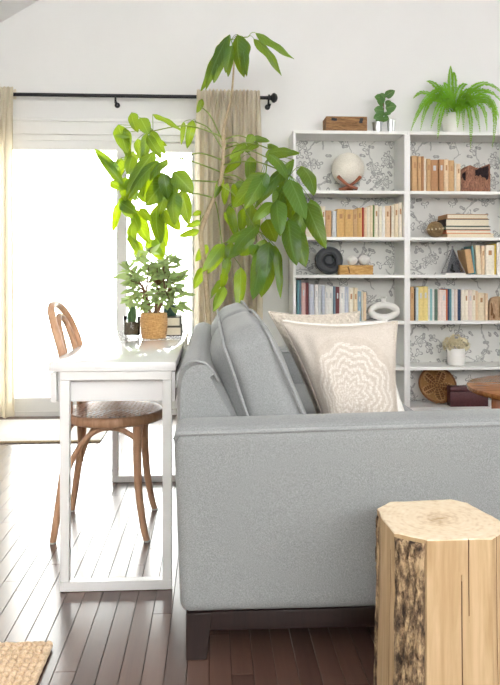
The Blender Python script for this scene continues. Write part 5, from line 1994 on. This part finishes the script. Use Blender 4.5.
# ------------------------------------------------------------------ jute rug in the foreground
c0 = on_plane_z(53, 640, 0.016)
rgx1 = c0.x
rgy1 = c0.y
rug = thing('jute_rug', 'chunky woven natural jute rug lying on the dark floor', 'rug', (rgx1 - 0.5, rgy1 - 0.5, 0))
bm = bmesh.new()
add_box(bm, rgx1 - 1.3, rgx1 - 0.006, rgy1 - 1.2, rgy1 - 0.006, 0.0006, 0.008)
obj('rug_backing', bm, M['jute'], rug, smooth=False)
# braids run along x; every stitch is a plump leaning lozenge
bm = bmesh.new()
pitch, stitch = 0.0205, 0.0190
proto = []
for (z, s) in ((0.0, 1.0), (0.0055, 0.92), (0.0095, 0.5)):
    proto.append([(s * math.cos(a), s * math.sin(a), z) for a in [2 * math.pi * k / 7 for k in range(7)]])
rr = random.Random(5)
nrow = int(0.62 / pitch); ncol = int(0.72 / stitch)
for i in range(nrow):
    for j in range(ncol):
        cx_ = rgx1 - 0.008 - j * stitch
        cy_ = rgy1 - 0.010 - i * pitch
        if i == 0 or j == 0:
            pass
        ang_ = (0.6 if i % 2 else -0.6) + rr.uniform(-.2, .2)
        hh = 0.007 + rr.uniform(-.0008, .0022)
        sx_, sy_ = 0.0125 + rr.uniform(-.0006, .001), 0.0074
        ca, sa_ = math.cos(ang_), math.sin(ang_)
        rings = []
        for ring_ in proto:
            rings.append([bm.verts.new((cx_ + (p[0] * sx_ * ca - p[1] * sy_ * sa_), cy_ + (p[0] * sx_ * sa_ + p[1] * sy_ * ca), hh + p[2])) for p in ring_])
        for q in range(2):
            for k in range(7):
                bm.faces.new((rings[q][k], rings[q][(k + 1) % 7], rings[q + 1][(k + 1) % 7], rings[q + 1][k]))
        bm.faces.new(rings[2])
obj('braid_stitches', bm, M['jute'], rug, angle=180, kind='stuff')
bm = bmesh.new()
pts = [(rgx1 - 1.3 + k * 0.02, rgy1 - 0.004, 0.0085) for k in range(64)] + [(rgx1 - 0.006, rgy1 - 0.010, 0.0085)] + [(rgx1 - 0.003, rgy1 - 0.02 - k * 0.02, 0.0085) for k in range(58)]
add_tube(bm, pts, [0.0072 if k % 2 else 0.0058 for k in range(len(pts))], 7)
obj('edge_braid', bm, M['jute'], rug, angle=180)

# ------------------------------------------------------------------ umbrella tree
ZT = 4.30
stem_px = [(209, 345, 0), (208, 310, 0), (204, 262, 0), (201, 234, 0), (207, 214, 0), (214, 198, 0), (221, 178, 0), (223.6, 150, 0), (223.4, 132, 0), (226, 119, 0), (231.6, 93, 0), (234, 60, 0), (233, 43, 0)]
S = [world_pt(u, v, ZT + d) for u, v, d in stem_px]
base = Vector((S[0].x, S[0].y, 0.0006))
tree = thing('umbrella_tree', 'tall umbrella tree with drooping glossy leaves before the curtain', 'plant', base)
bm = bmesh.new()
add_lathe(bm, [(0.12, 0.0), (0.13, 0.005), (0.165, 0.28), (0.175, 0.285), (0.175, 0.32), (0.165, 0.322), (0.155, 0.29), (0.0, 0.285)], 32, base)
pot = obj('pot', bm, M['white_ceramic'], tree)
bm = bmesh.new(); add_lathe(bm, [(0.153, 0), (0.1, 0.006), (0.0, 0.01)], 20, base + Vector((0, 0, 0.288)), caps=False)
obj('soil', bm, M['soil'], pot)
bm = bmesh.new()
pts = smooth_path([base + Vector((0, 0, 0.29))] + S, 6)
rads = lerp_list([0.019, 0.018, 0.017, 0.0165, 0.016, 0.0155, 0.0150, 0.014, 0.013, 0.0115, 0.009, 0.007, 0.0055, 0.004], len(pts))
rads = [r_ * (1 + 0.06 * math.sin(i * 2.2)) for i, r_ in enumerate(rads)]
add_tube(bm, pts, rads, 10)
obj('stem', bm, M['stem'], tree, angle=180)


def zl(ox, oy, sc, lst):
    return [(ox + a / sc, oy + b / sc, ox + c / sc, oy + d / sc, w / sc) for a, b, c, d, w in lst]


A = lambda l: zl(90, 100, 4.28, l)      # left crown
B = lambda l: zl(190, 150, 3.571, l)    # right crown
C = lambda l: zl(190, 20, 3.846, l)     # top crown
clusters = [
    # (stem point px, hub px, depth shift, leaves)
    ((223, 137), (153, 131), -0.10, A([(215, 75, 248, 140, 60), (268, 62, 385, 130, 34), (150, 120, 165, 240, 64), (105, 152, 170, 160, 22), (245, 150, 300, 240, 44), (255, 160, 322, 192, 36), (205, 165, 228, 262, 48)])),
    ((223, 150), (196, 122), 0.05, A([(402, 92, 392, 182, 22), (440, 86, 418, 195, 40)])),
    ((222, 160), (172, 163), -0.25, A([(275, 220, 168, 388, 70), (330, 252, 262, 338, 48), (352, 345, 300, 468, 98), (358, 308, 432, 388, 84), (392, 385, 420, 518, 72), (305, 308, 288, 400, 64), (330, 330, 350, 420, 60)])),
    ((221, 172), (134, 160), -0.05, A([(132, 330, 32, 222, 50), (132, 248, 108, 335, 64), (182, 238, 165, 312, 55), (85, 350, 145, 380, 44), (152, 330, 150, 422, 64), (110, 265, 85, 300, 40), (190, 300, 205, 380, 60)])),
    ((219, 182), (138, 198), 0.02, A([(255, 282, 232, 405, 56), (122, 440, 100, 552, 36), (150, 448, 182, 502, 56), (180, 468, 248, 600, 70), (215, 462, 258, 515, 46), (175, 525, 190, 632, 46), (200, 600, 222, 692, 46), (213, 390, 242, 436, 42), (160, 400, 150, 470, 50)])),
    ((214, 198), (165, 205), 0.10, A([(285, 452, 300, 602, 76), (320, 468, 378, 548, 64), (280, 588, 312, 665, 64), (335, 395, 345, 480, 54)])),
    ((207, 214), (200, 222), 0.05, A([(474, 518, 413, 542, 30), (468, 558, 388, 582, 38), (476, 478, 442, 492, 26)])),
    ((203, 255), (203, 250), 0.05, B([(62, 338, 24, 392, 34), (50, 418, 18, 488, 38)])),
    # right
    ((223, 140), (256, 143), 0.08, C([(242, 440, 222, 478, 36), (240, 450, 300, 464, 34), (206, 480, 158, 528, 32), (192, 518, 148, 578, 32)])),
    ((222, 150), (276, 152), -0.10, C([(298, 478, 350, 520, 36), (318, 522, 412, 512, 40), (300, 500, 330, 560, 40)])),
    ((223, 158), (268, 158), -0.22, B([(372, 35, 240, 168, 54), (280, 10, 378, 14, 40), (272, 84, 203, 198, 60), (282, 15, 342, 98, 50), (250, 90, 230, 170, 50)])),
    ((222, 165), (290, 175), -0.28, B([(342, 105, 380, 250, 92), (398, 58, 438, 152, 70), (310, 178, 322, 290, 66), (300, 188, 232, 248, 46), (352, 248, 378, 395, 74), (400, 212, 368, 352, 60), (415, 188, 478, 335, 66), (330, 130, 310, 210, 60)])),
    ((221, 175), (253, 190), 0.06, B([(190, 112, 178, 168, 48), (162, 118, 216, 142, 34), (218, 190, 214, 284, 36), (190, 208, 184, 288, 40), (138, 198, 168, 302, 36), (272, 248, 302, 320, 64), (132, 118, 124, 188, 30)])),
    ((219, 183), (256, 230), -0.12, B([(230, 288, 148, 378, 54), (226, 284, 138, 326, 44), (222, 328, 184, 372, 54), (268, 318, 238, 452, 66), (284, 328, 258, 505, 82), (310, 348, 322, 512, 32), (300, 340, 290, 420, 50)])),
    ((214, 198), (222, 245), 0.02, B([(124, 338, 68, 432, 46), (182, 418, 174, 558, 46), (122, 432, 114, 488, 32), (124, 488, 88, 568, 40), (104, 352, 72, 412, 36), (150, 330, 130, 400, 36)])),
    ((223, 145), (250, 155), 0.22, B([(216, 22, 214, 112, 44), (178, 2, 148, 28, 30), (182, 30, 128, 78, 34)])),
    ((222, 140), (198, 105), 0.02, C([(48, 305, 28, 352, 26)])),
    # top
    ((233, 48), (231, 40), 0.0, C([(140, 72, 68, 248, 48), (136, 76, 96, 224, 58), (152, 98, 147, 206, 38), (184, 56, 206, 204, 62), (200, 62, 216, 200, 40)])),
    ((233, 46), (248, 37), 0.02, C([(250, 48, 384, 140, 40), (244, 70, 340, 200, 44)])),
]
rr = random.Random(31)
for ci, (sp, hp_, dz, leaves) in enumerate(clusters):
    p0 = world_pt(sp[0], sp[1], ZT)
    p2 = world_pt(hp_[0], hp_[1], ZT + dz)
    mid = (p0 + p2) / 2 + Vector((0, 0, 0.05 * min(1, (p2 - p0).length / 0.3)))
    bm = bmesh.new()
    pth = smooth_path([p0, mid, p2], 6)
    add_tube(bm, pth, lerp_list([0.0050, 0.0040, 0.0032], len(pth)), 6)
    branch = obj('petiole', bm, M['petiole'], tree, angle=180)
    extra = []
    if len(leaves) > 3:
        for q in leaves[::2]:
            ju, jv = rr.uniform(-9, 9), rr.uniform(-7, 9)
            ku, kv = rr.uniform(-9, 9), rr.uniform(-4, 6)
            extra.append((q[0] + ju, q[1] + jv, q[2] + ju + ku, q[3] + jv + kv, q[4] * rr.uniform(0.8, 1.1)))
    for li, (u0, v0, u1, v1, w) in enumerate(leaves + extra):
        d0 = ZT + dz + rr.uniform(-0.07, 0.07)
        b = world_pt(u0, v0, d0)
        px_len = math.hypot(u1 - u0, v1 - v0)
        u1 += (u1 - u0) * 0.12; v1 += (v1 - v0) * 0.12
        t = world_pt(u1, v1, d0 + rr.uniform(-0.45, 0.3) * px_len * ZT / FOC)
        bm, uvl = leaf_bm()
        nrm = Vector((rr.uniform(-0.6, 0.6), -1, rr.uniform(0.0, 0.7)))
        add_leaf(bm, b, t, w * 1.0 * d0 / FOC, nrm, 12, rr.uniform(0.03, 0.16), rr.uniform(0.1, 0.5), 0.016, 'ovate', ci * 20 + li, uvl)
        # its thin stalk from the hub
        m2 = (p2 + b) / 2 + Vector((0, 0, 0.012))
        add_tube(bm, smooth_path([p2, m2, b], 3), 0.0019, 4, caps=False)
        obj('leaf', bm, M['leaf'], branch, angle=180)
